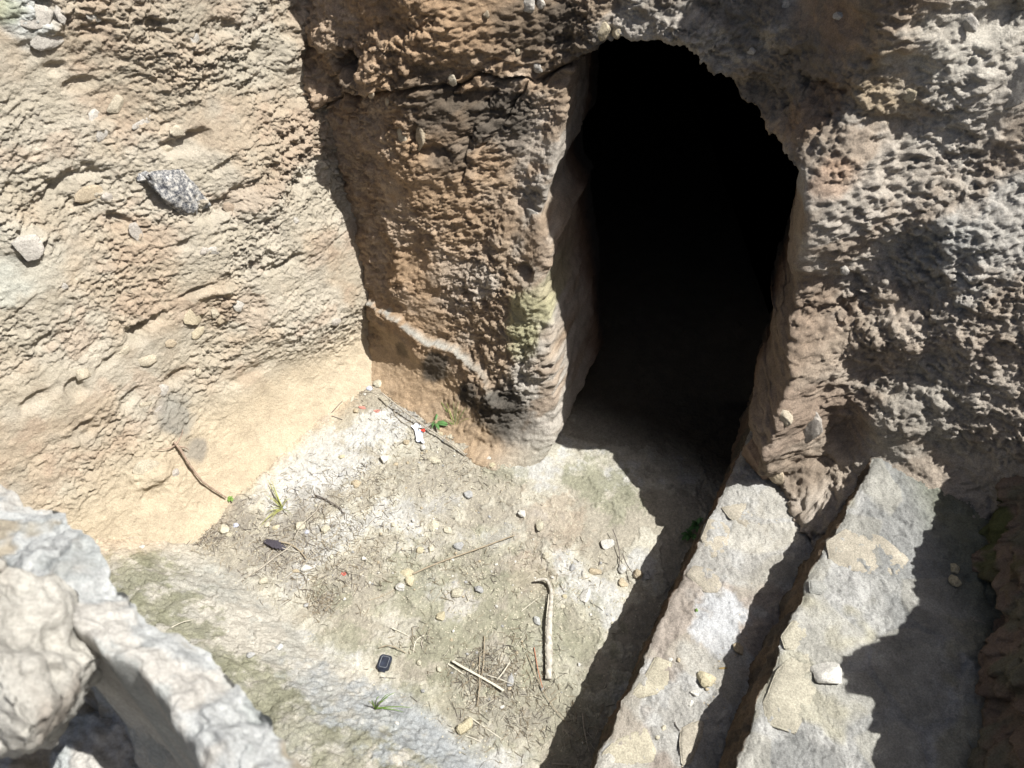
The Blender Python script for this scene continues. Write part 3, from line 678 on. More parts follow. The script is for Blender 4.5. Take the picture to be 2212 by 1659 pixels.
# ---------------- outer ground, beyond the walls
def outer():
    inner = [(-3.2, 3.6, 2.1), (-1.6, 4.4, 2.1), (.6, 5.6, 2.1), (3.2, 4.6, 2.1), (5.5, 2.6, 1.75), (6.5, .3, 1.6), (5.0, -.6, 1.5), (1.6, -1.0, 1.45), (.2, -1.2, 1.4), (-1.6, -.4, 1.4), (-3.0, .6, 1.5), (-3.6, 2.0, 1.9)]
    V = []; F = []; n = len(inner)
    for k, sc in enumerate((1, 1.6, 4, 12, 40)):
        for x, y, z in inner: V.append((x*sc + (1-sc)*.3, y*sc + (1-sc)*1.0, z if k == 0 else 1.9+.1*math.sin(x*3+k)))
    for k in range(4):
        for i in range(n): F.append((k*n+i, k*n+(i+1) % n, (k+1)*n+(i+1) % n, (k+1)*n+i))
    o = mesh_obj('terrain', V, F, rock_mat('terrain_soil', fixed=(.36, .30, .22)), smooth=True)
    tag(o, kind='structure')
outer()

# ---------------- stones set in the walls (parts of their wall)
pal = {'cream': (.58, .54, .42), 'white': (.68, .66, .60), 'grey': (.42, .42, .41), 'palegrey': (.56, .57, .55), 'buff': (.52, .44, .31), 'yellow': (.58, .52, .36), 'brown': (.26, .20, .15), 'flagpale': (.52, .48, .37), 'flagbuff': (.46, .42, .34), 'flagyellow': (.47, .44, .35), 'flaggrey': (.36, .36, .33), 'flagbrown': (.27, .225, .16)}
def smat(k): return stone_mat('stone_'+k, tuple(c*.95 for c in pal[k]), var=.26, bump=.9, dist=.006)
def wmat(k):
    c = tuple(.55*a + .45*b for a, b in zip(pal[k], (.50, .41, .31))); return stone_mat('wall_stone_'+k, c, var=.25, bump=.9, dist=.006)
def flint():
    m = rock_mat('flint', fixed=(.5, .5, .5), bump=.6); N = m.node_tree.nodes; L = m.node_tree.links
    g = N.new('ShaderNodeNewGeometry'); n = N.new('ShaderNodeTexNoise'); n.inputs['Scale'].default_value = 75; n.inputs['Detail'].default_value = 6; n.inputs['Roughness'].default_value = .75
    L.new(g.outputs['Position'], n.inputs['Vector'])
    r = N.new('ShaderNodeValToRGB'); e = r.color_ramp.elements; e[0].position = .40; e[0].color = (.05, .052, .06, 1); e[1].position = .60; e[1].color = (.46, .44, .40, 1)
    x = e.new(.5); x.color = (.2, .2, .2, 1)
    L.new(n.outputs['Fac'], r.inputs[0]); L.new(r.outputs[0], N['Principled BSDF'].inputs['Base Color'])
    N['Principled BSDF'].inputs['Roughness'].default_value = .45
    return m
M_flint = flint()
nl = (.762, -.576, .295)
def emb(fn, X_, Y_, wz, hz, kind, name, seed, spin=0., zoom=s1, thick=.55, sink=.42, sub=4, mat=None, lab=None, hit=hl_, parent=left, n=nl, **k):
    px, py = fn(X_, Y_); p = hit(px, py); dist = np.linalg.norm(p-np.array([0, 0, HC]))
    sc = zoom/1.8517/FPX*dist
    o = body(name, p, (wz*sc, hz*sc, min(wz, hz)*sc*thick*(.6 if wz > 70 and mat is not M_flint else 1)), seed, mat or smat(kind), parent, n, spin, sub, sink, **k)
    if lab: o['label'] = lab
    return o
emb(ZA, 1120, 1195, 215, 135, None, 'flint_nodule', 5, math.radians(-58), mat=M_flint, thick=.45, sink=.55, sub=5, lab='black and white mottled flint lump', rough=.16, fine=.07)
emb(ZA, 915, 1120, 50, 40, None, 'flint_nodule', 15, .3, mat=M_flint)
for (f, x, y, wz, hz, k_) in ((ZA, 1040, 935, 62, 48, 'cream'), (ZA, 1130, 835, 55, 36, 'cream'), (ZA, 295, 245, 90, 52, 'palegrey'), (ZA, 240, 110, 85, 75, 'palegrey'), (ZA, 585, 110, 45, 28, 'palegrey'), (ZA, 390, 95, 30, 45, 'palegrey'),
    (ZA, 740, 650, 75, 45, 'cream'), (ZA, 595, 750, 48, 34, 'palegrey'), (ZA, 640, 850, 45, 30, 'palegrey'), (ZA, 175, 1570, 75, 90, 'palegrey'), (ZA, 860, 1465, 35, 70, 'grey'), (ZA, 1285, 1590, 35, 28, 'grey'), (ZA, 1350, 1590, 50, 32, 'palegrey'),
    (ZA, 680, 1240, 35, 28, 'grey'), (ZA, 560, 1235, 90, 50, 'buff'), (ZA, 1450, 1320, 35, 50, 'brown'), (ZD, 1235, 425, 72, 55, 'yellow'), (ZD, 1260, 510, 60, 32, 'yellow'), (ZD, 1520, 350, 42, 48, 'palegrey'), (ZD, 930, 700, 60, 42, 'cream'), (ZD, 925, 1380, 75, 58, 'cream'),
    (ZD, 1255, 770, 24, 24, 'cream'), (ZD, 1000, 1005, 40, 14, 'grey'), (ZD, 800, 630, 42, 24, 'cream'), (ZD, 1030, 890, 40, 36, 'palegrey'), (ZD, 1080, 590, 34, 28, 'buff'), (ZD, 520, 790, 38, 40, 'cream'), (ZD, 1400, 440, 30, 24, 'buff'), (ZD, 400, 235, 26, 22, 'palegrey'), (ZD, 2130, 460, 40, 24, 'grey'), (ZD, 1360, 400, 28, 36, 'cream'), (ZD, 915, 970, 40, 20, 'cream'), (ZD, 1110, 1410, 26, 30, 'grey'),
    (ZA, 1230, 250, 38, 26, 'palegrey'), (ZA, 900, 780, 80, 22, 'palegrey'), (ZA, 1870, 1390, 26, 26, 'palegrey')):
    emb(f, x, y, wz, hz, k_, 'embedded_stone', int(x*7+y) % 997, random.uniform(-.5, .5), thick=.45, sink=.60, fine=.06, mat=wmat(k_))
nb = (-.62, -.70, .30)
for (f, x, y, wz, hz, k_) in ((ZB, 800, 860, 62, 58, 'cream'), (ZB, 925, 860, 42, 90, 'buff'), (ZB, 612, 605, 26, 26, 'buff'), (ZB, 705, 640, 20, 24, 'buff'), (ZB, 1590, 25, 50, 60, 'palegrey'), (ZB, 1680, 20, 34, 34, 'white'), (ZB, 2060, 200, 62, 50, 'yellow'), (ZB, 2165, 205, 34, 34, 'yellow'), (ZB, 1650, 425, 42, 28, 'palegrey'), (ZB, 1625, 1350, 50, 40, 'palegrey'), (ZB, 1340, 90, 30, 30, 'buff'), (ZB, 1520, 320, 28, 26, 'buff'), (ZB, 1120, 490, 50, 34, 'cream')):
    emb(f, x, y, wz, hz, k_, 'embedded_stone', int(x*5+y) % 997, random.uniform(-.5, .5), thick=.45, sink=.58, fine=.06, mat=wmat(k_), hit=hw, parent=cave, n=nb)
for (f, x, y, wz, hz, k_) in ((ZC, 2160, 520, 110, 130, 'palegrey'), (ZC, 1850, 150, 60, 44, 'palegrey'), (ZC, 490, 330, 30, 20, 'palegrey'), (ZC, 1480, 590, 50, 36, 'yellow'), (ZC, 1050, 100, 40, 26, 'palegrey'), (ZC, 690, 40, 30, 30, 'palegrey'), (ZF, 700, 1060, 66, 50, 'cream'), (ZF, 830, 1150, 90, 130, 'grey'), (ZF, 1080, 130, 36, 30, 'palegrey'), (ZF, 640, 1440, 50, 60, 'buff')):
    emb(f, x, y, wz, hz, k_, 'embedded_stone', int(x*5+y) % 997, random.uniform(-.5, .5), thick=.45, sink=.58, fine=.06, mat=wmat(k_), hit=hw, parent=cave, n=nb)

# ---------------- loose stones
def surf(fn, x, y, where='g'):
    px, py = fn(x, y)
    if where == 'g': return on_ground(px, py)
    return (h1_ if where == 1 else h2_)(px, py)
def loose(fn, x, y, w_, h_, kind, label, where='g', spin=None, zoom=s1, group=None, cat='stone', name='stone', thick=.6, seed=None, **k):
    p = surf(fn, x, y, where); dist = np.linalg.norm(p-np.array([0, 0, HC])); sc = zoom/1.8517/FPX*dist
    sd_ = seed if seed is not None else int(x*13+y*7) % 9973
    W_, H_ = w_*sc, h_*sc*1.12
    o = body(name, p, (W_, H_, min(W_, H_)*thick), sd_, smat(kind), None, (0, 0, 1), spin if spin is not None else random.uniform(-.4, .4), 4, .22, **k)
    tag(o, label, cat, group)
    return o
G1 = 'loose stones lying in the pit'
LS = [
 (ZK, 595, 380, 60, 48, 'cream', 'largest cream stone in the debris where the left and doorway walls meet', 'g', s2),
 (ZK, 425, 418, 20, 26, 'white', 'small white stone left of the cream stone in the back corner', 'g', s2),
 (ZK, 380, 460, 26, 20, 'cream', 'small cream stone nearest the left wall in the back corner', 'g', s2),
 (ZK, 300, 540, 18, 52, 'cream', 'narrow finger-shaped cream stone near the back corner', 'g', s2),
 (ZK, 340, 680, 38, 34, 'buff', 'dull buff stone beside the pink shards', 'g', s2),
 (ZK, 1085, 1085, 34, 40, 'white', 'white stone touching the end of the crumpled wrapper', 'g', s2),
 (ZK, 660, 1215, 62, 44, 'white', 'white wedge-shaped stone below the wrapper on pale floor', 'g', s2),
 (ZK, 1205, 1215, 70, 42, 'cream', 'flat cream stone half sunk below the long stick', 'g', s2),
 (ZK, 1825, 1200, 42, 30, 'white', 'white stone near the foot of the pier', 'g', s2),
 (ZK, 1850, 1280, 40, 36, 'yellow', 'yellowish stone just below the white one by the pier foot', 'g', s2),
 (ZK, 340, 1480, 58, 46, 'buff', 'rounded pinkish stone on the white powdery floor', 'g', s2),
 (ZK, 185, 1185, 36, 28, 'yellow', 'small yellowish stone on the white powdery floor', 'g', s2),
 (ZK, 1260, 690, 34, 44, 'cream', 'upright cream stone behind the green leaves', 'g', s2),
 (ZK, 1285, 935, 34, 28, 'yellow', 'yellow stone under the grass clump by the pier', 'g', s2),
 (ZK, 1385, 960, 32, 38, 'cream', 'cream stone between the long stick and the grass clump', 'g', s2),
 (ZK, 905, 1020, 44, 30, 'buff', 'buff stone left of the crumpled wrapper', 'g', s2),
 (ZK, 1080, 690, 50, 26, 'buff', 'long buff stone above the wrapper among dead leaves', 'g', s2),
 (ZK, 1580, 1610, 62, 44, 'grey', 'flat grey stone in the middle of the pit floor', 'g', s2),
 (ZK, 780, 1270, 34, 22, 'buff', 'small tan stone right of the white wedge-shaped stone', 'g', s2),
 (ZL, 710, 32, 62, 40, 'white', 'flat white stone near the foot of the left wall above the leaning root', 'g', s2),
 (ZL, 290, 285, 42, 40, 'white', 'white stone against the left wall foot beside the pale twigs', 'g', s2),
 (ZL, 545, 608, 70, 44, 'cream', 'oval cream stone in the needle litter by the left wall', 'g', s2),
 (ZL, 600, 668, 34, 26, 'cream', 'small cream stone below the oval one in the needle litter', 'g', s2),
 (ZL, 1380, 570, 66, 58, 'cream', 'round cream stone under a leaning twig near the yellow grass', 'g', s2),
 (ZL, 1670, 605, 50, 50, 'cream', 'cream stone right of the round one in the debris', 'g', s2),
 (ZL, 1025, 555, 36, 34, 'cream', 'cream stone below the yellow grass clump', 'g', s2),
 (ZL, 1112, 585, 40, 22, 'yellow', 'orange-tinged flat stone below the yellow grass clump', 'g', s2),
 (ZL, 1460, 1038, 62, 36, 'white', 'white angular stone below the forked dry stem', 'g', s2),
 (ZL, 1540, 1012, 20, 24, 'white', 'tiny white stone touching the white angular one', 'g', s2),
 (ZL, 990, 1175, 56, 40, 'cream', 'cream stone by the lower end of the thick dry stem', 'g', s2),
 (ZL, 1330, 1060, 50, 20, 'buff', 'thin tan flake left of the white angular stone', 'g', s2),
 (ZH, 1000, 130, 36, 34, 'cream', 'cream stone on the floor above the long diagonal straw', 'g', s1),
 (ZH, 1090, 158, 34, 22, 'cream', 'flat cream stone right of the cream stone above the straw', 'g', s1),
 (ZH, 915, 287, 28, 24, 'yellow', 'yellowish square stone above the lower end of the diagonal straw', 'g', s1),
 (ZH, 985, 272, 24, 25, 'cream', 'cream pebble right of the yellowish square stone', 'g', s1),
 (ZH, 1163, 260, 34, 30, 'grey', 'grey flat stone above the middle of the diagonal straw', 'g', s1),
 (ZH, 1560, 55, 32, 24, 'white', 'white stone on the floor far right of the diagonal straw tip', 'g', s1),
 (ZH, 1668, 130, 30, 34, 'cream', 'cream stone halfway between the straw tip and the dark shadow', 'g', s1),
 (ZH, 1715, 320, 24, 24, 'cream', 'small cream stone above the hooked driftwood stick', 'g', s1),
 (ZH, 2095, 245, 48, 30, 'white', 'pointed white stone near the dark shadow edge', 'g', s1),
 (ZH, 1880, 395, 20, 27, 'grey', 'small brick-shaped grey stone up and right of the hooked stick', 'g', s1),
 (ZH, 2020, 422, 46, 22, 'buff', 'flat buff stone close to the step shadow', 'g', s1),
 (ZI, 775, 400, 30, 34, 'white', 'white stone on the very edge of the step shadow', 'g', s1),
 (ZI, 868, 440, 32, 32, 'buff', 'square buff stone just inside the step shadow', 'g', s1),
 (ZI, 778, 495, 30, 28, 'buff', 'lower buff stone just inside the step shadow', 'g', s1),
 (ZI, 928, 446, 26, 26, 'grey', 'dark grey stone deepest in the step shadow', 'g', s1),
 (ZH, 835, 430, 44, 28, 'yellow', 'yellowish stone under the lower end of the diagonal straw', 'g', s1),
 (ZH, 855, 482, 34, 30, 'yellow', 'second yellowish stone below the lower end of the diagonal straw', 'g', s1),
 (ZH, 790, 515, 36, 24, 'white', 'white stone below the two yellowish stones', 'g', s1),
 (ZH, 1150, 552, 44, 32, 'cream', 'thick cream stone in the middle of the floor below the straw', 'g', s1),
 (ZH, 1290, 537, 34, 24, 'grey', 'dark sided grey stone right of the thick cream stone', 'g', s1),
 (ZH, 1965, 572, 30, 48, 'white', 'egg-shaped white stone right of the hooked stick', 'g', s1),
 (ZH, 1045, 705, 26, 34, 'yellow', 'yellow-green stone on the mossy floor patch', 'g', s1),
 (ZH, 1490, 1105, 24, 38, 'grey', 'dark slate sliver left of the hooked stick foot', 'g', s1),
 (ZH, 1655, 730, 30, 26, 'palegrey', 'pale grey sunken stone left of the hooked stick', 'g', s1),
 (ZH, 1830, 575, 18, 14, 'yellow', 'small orange-tan stone just right of the hooked stick', 'g', s1),
 (ZH, 1820, 640, 16, 14, 'cream', 'cream pebble right of the hooked stick shaft', 'g', s1),
 (ZH, 770, 1378, 14, 14, 'white', 'white pebble on the slope below the small green grass tuft', 'g', s1),
 (ZG, 1765, 900, 22, 26, 'palegrey', 'grey pebble on the slope left of the black plastic case', 'g', s1),
 (ZG, 1585, 945, 26, 20, 'grey', 'bluish pebble on the slope furthest left of the black case', 'g', s1),
 (ZG, 900, 262, 20, 12, 'white', 'white flake on the bench below the left wall', 'g', s1),
 (ZI, 1290, 1100, 62, 40, 'yellow', 'pale yellow wedge stone on the lower step', 1, s1),
 (ZI, 1222, 1190, 28, 18, 'white', 'curved white stone on the lower step below the yellow wedge', 1, s1),
 (ZI, 1200, 1250, 20, 20, 'white', 'round white pebble on the lower step', 1, s1),
 (ZI, 1315, 1160, 14, 12, 'buff', 'tiny buff pebble under the yellow wedge stone', 1, s1),
 (ZI, 1035, 1410, 16, 18, 'cream', 'cream pebble low on the lower step', 1, s1),
 (ZI, 990, 1470, 14, 14, 'cream', 'cream pebble above the bright slab of the lower step', 1, s1),
 (ZI, 1510, 910, 32, 36, 'buff', 'reddish stone in the shadow strip of the lower step', 1, s1),
 (ZI, 1075, 975, 12, 12, 'white', 'white pebble in a gravelly hollow of the lower step', 1, s1),
 (ZI, 1130, 985, 12, 14, 'buff', 'buff pebble in a gravelly hollow of the lower step', 1, s1),
 (ZJ, 965, 1075, 92, 66, 'white', 'big bright white stone on the upper step beside the shadow', 2, s1),
 (ZJ, 1765, 400, 32, 30, 'yellow', 'upper of two pale green stones in the shade of the upper step', 2, s1),
 (ZJ, 1772, 482, 32, 34, 'yellow', 'lower of two pale green stones in the shade of the upper step', 2, s1),
 (ZJ, 2075, 1070, 50, 40, 'buff', 'rounded tan stone in deep shade at the foot of the right bank', 2, s1),
 (ZJ, 2010, 400, 26, 18, 'buff', 'small tan stone high in the dark right corner of the upper step', 2, s1),
]
for i, (f, x, y, w_, h_, k_, lab, wh, zm) in enumerate(LS):
    loose(f, x, y, w_, h_, k_, lab, wh, None, zm, G1, cuts=11, rough=.14)
# angular slab-like stone near the bottom
def slab_stone(fn, pts, thick, mat, label, where='g', name='stone', zoff=0, parent=None, cat='stone', lift=0., bev=.003):
    q = [surf(fn, x, y, where) for x, y in pts]; q = np.array(q); c = q.mean(0)
    bm = bmesh.new(); loc = Vector(c)
    vs = [bm.verts.new((p[0]-c[0], p[1]-c[1], thick)) for p in q]
    f = bm.faces.new(vs)
    if f.normal.z < 0: f.normal_flip()
    r = bmesh.ops.extrude_face_region(bm, geom=[f]); 
    for v in r['geom']:
        if isinstance(v, bmesh.types.BMVert): v.co.z = -thick*.3; v.co.x *= 1.08; v.co.y *= 1.08
    bmesh.ops.recalc_face_normals(bm, faces=bm.faces)
    bmesh.ops.bevel(bm, geom=list(bm.edges), offset=bev, segments=2, affect='EDGES')
    bmesh.ops.triangulate(bm, faces=bm.faces)
    bmesh.ops.subdivide_edges(bm, edges=[e for e in bm.edges if e.calc_length() > .012], cuts=4, use_grid_fill=True)
    for v in bm.verts:
        n = float(f3(np.array([[v.co.x*22+c[0], v.co.y*22+c[1], v.co.z*22]]), 4)[0]); v.co += Vector((0, 0, 1))*n*.0035 + Vector((n*.0015, 0, 0))
    me = bpy.data.meshes.new(name); bm.to_mesh(me); bm.free(); me.materials.append(mat)
    for p in me.polygons: p.use_smooth = True
    o = bpy.data.objects.new(name, me); C.objects.link(o); o.location = loc + Vector((0, 0, lift))
    if parent: o.parent = parent
    if label: tag(o, label, cat if not parent else None)
    return o
slab_stone(ZH, [(1225, 1345), (1245, 1355), (1248, 1400), (1205, 1435), (1165, 1455), (1142, 1420), (1150, 1395), (1190, 1380)], .016, smat('yellow'), 'pointed beige slab stone near the bottom of the floor')
# bedded flagstones that read as separate slabs (parts of the steps)
for st, wh, pts in (
    (step1, 1, [(830, 1200), (900, 1090), (985, 960), (1080, 1000), (1075, 1120), (1000, 1180), (900, 1215)]),
    (step1, 1, [(650, 1560), (740, 1470), (860, 1410), (930, 1410), (985, 1560), (960, 1630), (800, 1640), (660, 1625)]),
    (step1, 1, [(1150, 1410), (1230, 1360), (1300, 1330), (1260, 1480), (1200, 1640), (1140, 1640), (1130, 1500)]),
    (step1, 1, [(1230, 380), (1330, 400), (1420, 480), (1380, 550), (1290, 545), (1180, 440)]),
    (step1, 1, [(1320, 90), (1420, 100), (1460, 160), (1440, 290), (1330, 330), (1270, 220)]),
    (step1, 1, [(1400, 10), (1560, -20), (1670, 20), (1640, 130), (1560, 140), (1440, 80)])):
    slab_stone(ZI, pts, .0035, smat('flagpale' if pts[0][0] in (830, 650) else 'flagbuff'), None, wh, 'flagstone', parent=st)
for pts, kk in (([(740, 740), (800, 710), (840, 730), (830, 840), (780, 910), (690, 900), (670, 840)], 'flagyellow'), ([(560, 1240), (640, 1060), (720, 980), (840, 940), (870, 1000), (900, 1180), (820, 1350), (760, 1430), (600, 1380)], 'flagyellow'),
([(960, 240), (1100, 150), (1300, 200), (1480, 330), (1400, 430), (1180, 420), (1000, 380)], 'flagbuff'), ([(850, 480), (930, 470), (960, 520), (930, 570), (850, 560)], 'flaggrey')):
    slab_stone(ZJ, pts, .0035, smat(kk), None, 2, 'flagstone', parent=step2)

# brown blocks built in at the doorway's right foot
p = h1_(1672, 985)
bl = body('boulder', np.array([p[0]-.055, p[1]-.03, .30]), (.075, .085, .15), 203, stone_mat('brown_block', (.27, .20, .155), var=.25, bump=.9, dist=.006), spin=.3, sub=5, sink=.25, cuts=8, fine=.06)
tag(bl, 'rounded brown block standing at the right foot of the doorway', 'boulder')

# ---------------- sticks, straws, twigs
wood = {'grey': plain('dry_wood', (.30, .27, .22), noise=.3, nscale=120), 'dark': plain('dark_twig', (.10, .085, .075), noise=.3, nscale=120), 'straw': plain('pale_straw', (.46, .43, .35), noise=.15, nscale=90),
        'tan': plain('tan_stem', (.27, .225, .16), noise=.2, nscale=90), 'red': plain('reddish_stem', (.33, .15, .09), noise=.2), 'root': plain('root_bark', (.27, .20, .15), noise=.3, nscale=100)}
def tube(pts, rad, seg=7, flat=1.0, seed=0, rough=.15, sub=6):
    P = np.array(pts, float); n = len(P)
    # catmull-rom
    T = []
    R = []
    rad = np.array(rad if hasattr(rad, '__len__') else [rad]*n, float)
    for i in range(n-1):
        p0, p1, p2, p3 = P[max(i-1, 0)], P[i], P[i+1], P[min(i+2, n-1)]
        for k in range(sub):
            t = k/sub; T.append(.5*((2*p1)+(-p0+p2)*t+(2*p0-5*p1+4*p2-p3)*t*t+(-p0+3*p1-3*p2+p3)*t**3)); R.append(rad[i]+(rad[i+1]-rad[i])*t)
    T.append(P[-1]); R.append(rad[-1]); T = np.array(T); R = np.array(R)
    tg = np.gradient(T, axis=0); tg /= np.linalg.norm(tg, axis=1)[:, None]+1e-9
    r = np.random.default_rng(seed); V = []; F = []
    m = len(T)
    for i in range(m):
        up = np.array([0, 0, 1.]); a = np.cross(tg[i], up); 
        if np.linalg.norm(a) < 1e-3: a = np.array([1., 0, 0])
        a /= np.linalg.norm(a); b = np.cross(a, tg[i])
        for s in range(seg):
            th = 2*np.pi*s/seg; k = R[i]*(1+rough*r.uniform(-1, 1))
            V.append(T[i] + a*math.cos(th)*k + b*math.sin(th)*k*flat)
    for i in range(m-1):
        for s in range(seg):
            F.append((i*seg+s, i*seg+(s+1) % seg, (i+1)*seg+(s+1) % seg, (i+1)*seg+s))
    F.append(tuple(range(seg))[::-1]); F.append(tuple((m-1)*seg+s for s in range(seg)))
    return V, F
def merge(parts):
    V = []; F = []
    for v, f in parts:
        o = len(V); V += list(v); F += [tuple(i+o for i in q) for q in f]
    return V, F
def stick(fn, pts, width, mat, label, zoom=s1, where='g', lifts=None, name='stick', cat='stick', group=None, taper=.75, flat=.8, extra=(), rough=.15):
    q = []; 
    for i, (x, y) in enumerate(pts):
        p = surf(fn, x, y, where); q.append(p)
    dist = np.linalg.norm(q[0]-np.array([0, 0, HC])); r = width*.36*zoom/1.8517/FPX*dist
    zz = [p[2] for p in q]
    for i, p in enumerate(q): p[2] = max(p[2], .5*(p[2]+max(zz))) + r*.9 + (lifts[i] if lifts else 0)
    parts = [tube(q, np.linspace(r, r*taper, len(q)), flat=flat, seed=int(pts[0][0]), rough=rough)]
    for ex in extra:
        e = [surf(fn, x, y, where) + np.array([0, 0, r*1.1]) for x, y in ex]; parts.append(tube(e, np.linspace(r*.6, r*.3, len(e)), seed=3))
    V, F = merge(parts); V = np.array(V); c = V.mean(0)
    o = mesh_obj(name, V-c, F, mat); o.location = Vector(c)
    tag(o, label, cat, group); return o
# hooked driftwood
hk = [(1640, 495), (1680, 488), (1715, 492), (1737, 520), (1746, 570), (1740, 640), (1732, 740), (1728, 860), (1730, 980), (1728, 1110)]
q = [surf(ZH, x, y) for x, y in hk]; rr = [.003, .0055, .006, .0062, .0072, .0085, .011, .013, .0125, .009]
for i, p_ in enumerate(q): p_[2] = max(p_[2], .004) + rr[i]*.8 + (.012 if i < 3 else 0)
V, F = tube(q, rr, seg=12, seed=5, rough=.22, sub=12); V = np.array(V); c = V.mean(0)
hook = mesh_obj('driftwood', V-c, F, wood['straw'] if False else plain('weathered_wood', (.36, .335, .285), noise=.4, nscale=70)); hook.location = Vector(c)
tag(hook, 'thick weathered grey stick with a hooked top lying on the floor', 'stick')
V, F = tube([p_ + np.array([-.009, 0, .0035]) for p_ in q[4:]], [.001, .0025, .003, .0035, .003, .001], seg=6, seed=9, rough=.2, sub=8)
sp_ = mesh_obj('split_bark', np.array(V)-c, F, wood['straw'], hook)
stick(ZK, [(640, 540), (760, 640), (900, 742), (1050, 842), (1200, 935), (1400, 1062), (1555, 1175)], 24, wood['grey'], 'long thin brown stick leaning over the wrapper at the pier foot', s2, lifts=[.03, .03, .025, .02, .015, .01, .003], taper=.9, extra=([(760, 650), (775, 720), (850, 800), (930, 850), (975, 925)],))
stick(ZH, [(870, 440), (980, 390), (1100, 345), (1300, 280), (1430, 230), (1515, 197)], 15, wood['tan'], 'long straight tan straw lying diagonally across the floor', lifts=[.004]*6)
stick(ZL, [(780, 1150), (870, 1090), (980, 1020), (1100, 930), (1220, 850), (1290, 790)], 26, wood['grey'], 'thick dry stem running down from the feather', s2, lifts=[.003]*6)
stick(ZL, [(1090, 740), (1250, 770), (1330, 810), (1400, 870), (1455, 940)], 24, wood['tan'], 'bent dry stem curving right of the feather', s2, lifts=[.006]*5)
stick(ZL, [(1320, 715), (1390, 630), (1450, 560), (1560, 430), (1630, 310)], 20, wood['grey'], 'leaning grey twig across the round cream stone', s2, lifts=[.004, .02, .025, .01, .004])
stick(ZL, [(1560, 235), (1650, 275), (1750, 330), (1820, 380), (1862, 428)], 20, wood['dark'], 'dark crooked twig at the top of the debris patch', s2, lifts=[.005]*5, extra=([(1650, 275), (1570, 255), (1480, 245)],))
stick(ZL, [(330, 370), (450, 300), (560, 240)], 24, wood['straw'], 'upper pale twig by the moss sprig near the left wall', s2, lifts=[.006]*3)
stick(ZL, [(310, 490), (420, 425), (522, 372)], 20, wood['straw'], 'lower pale twig by the moss sprig near the left wall', s2, lifts=[.004]*3, extra=([(522, 372), (550, 330), (575, 285)],))
stick(ZK, [(290, 490), (180, 590), (75, 695)], 14, wood['dark'], 'thin dark twig on the white floor near the back corner', s2)
stick(ZK, [(75, 732), (130, 752), (195, 778)], 14, wood['dark'], 'short dark twig below the thin one near the back corner', s2)
stick(ZH, [(1120, 990), (1200, 1035), (1290, 1085), (1370, 1130), (1445, 1180)], 20, wood['straw'], 'broad flat white straw crossing the litter at the bottom', flat=.3, taper=1, lifts=[.006]*5)
stick(ZH, [(1092, 1002), (1140, 1035), (1190, 1066)], 13, wood['straw'], 'short white straw left of the broad one', flat=.5)
stick(ZH, [(1402, 1108), (1445, 1060), (1482, 1010)], 13, wood['straw'], 'short white straw standing right of the broad one', flat=.5, lifts=[.003, .012, .02])
stick(ZH, [(1220, 1330), (1320, 1400), (1435, 1478)], 10, wood['straw'], 'long white straw right of the beige slab stone', flat=.6)
stick(ZH, [(1200, 1456), (1250, 1472), (1300, 1496)], 9, wood['straw'], 'short white straw under the beige slab stone', flat=.6)
stick(ZH, [(1637, 900), (1650, 980), (1665, 1060), (1690, 1162)], 9, wood['red'], 'reddish stem left of the hooked stick', lifts=[.003]*4)
stick(ZH, [(1560, 875), (1620, 1010), (1700, 1190), (1780, 1310), (1880, 1420), (1955, 1515)], 7, wood['tan'], 'very long thin stalk running into the step shadow', lifts=[.004]*6)
stick(ZH, [(1942, 1315), (1955, 1430), (1987, 1565)], 14, wood['grey'], 'short grey stick inside the step shadow at the bottom', lifts=[.003]*3)
stick(ZH, [(1750, 1635), (1830, 1640), (1910, 1652)], 12, wood['grey'], 'stick at the very bottom inside the step shadow', lifts=[.003]*3)
stick(ZH, [(2130, 180), (2160, 250), (2175, 330), (2176, 425)], 8, wood['dark'], 'dark twig leaning on the white stone at the shadow edge', lifts=[.03, .02, .01, .004])
stick(ZI, [(770, 325), (800, 390), (855, 488)], 9, wood['dark'], 'twig crossing the shadow edge by the buff stones', lifts=[.02, .015, .03])
stick(ZH, [(1480, 265), (1488, 300), (1494, 345)], 9, wood['grey'], 'tiny grey twig right of the diagonal straw')
stick(ZH, [(1555, 672), (1600, 635), (1660, 590)], 8, wood['straw'], 'white straw left of the hooked stick top')
stick(ZH, [(1325, 830), (1322, 900), (1318, 1000), (1300, 1120), (1275, 1280)], 9, wood['tan'], 'upright tan stem through the litter under the broad straw', lifts=[.004]*5)
stick(ZH, [(1295, 950), (1290, 1050), (1292, 1150), (1280, 1275)], 8, wood['tan'], 'second upright tan stem through the litter', lifts=[.006]*4)
stick(ZH, [(1372, 965), (1290, 960), (1240, 1000), (1225, 1120), (1240, 1195)], 5, wood['dark'], 'curved dark tendril around the litter', lifts=[.004]*5)
stick(ZH, [(590, 600), (680, 575), (760, 535)], 6, wood['tan'], 'thin tan stalk left of the thick cream stone')
stick(ZH, [(505, 75), (560, 50), (612, 25)], 10, wood['straw'], 'pale straw near the top of the debris patch')
stick(ZH, [(735, 775), (790, 800), (842, 825)], 11, wood['straw'], 'white straw just above the black plastic case', flat=.5)
stick(ZH, [(875, 930), (890, 860), (945, 820)], 11, wood['straw'], 'bent white straw right above the black case', flat=.5)
stick(ZH, [(935, 905), (925, 870), (940, 840)], 12, wood['grey'], 'short grey straw right of the black case')
stick(ZH, [(655, 905), (720, 895), (780, 915), (830, 940)], 9, wood['tan'], 'arched tan straw touching the top of the black case', lifts=[.003, .01, .01, .003])
stick(ZM, [(335, 578), (420, 588), (530, 590)], 10, wood['dark'], 'short dark straw under the black case', s2)
stick(ZG, [(555, 305), (575, 270), (592, 240)], 7, wood['dark'], 'thin dark twig on the bench below the left wall')
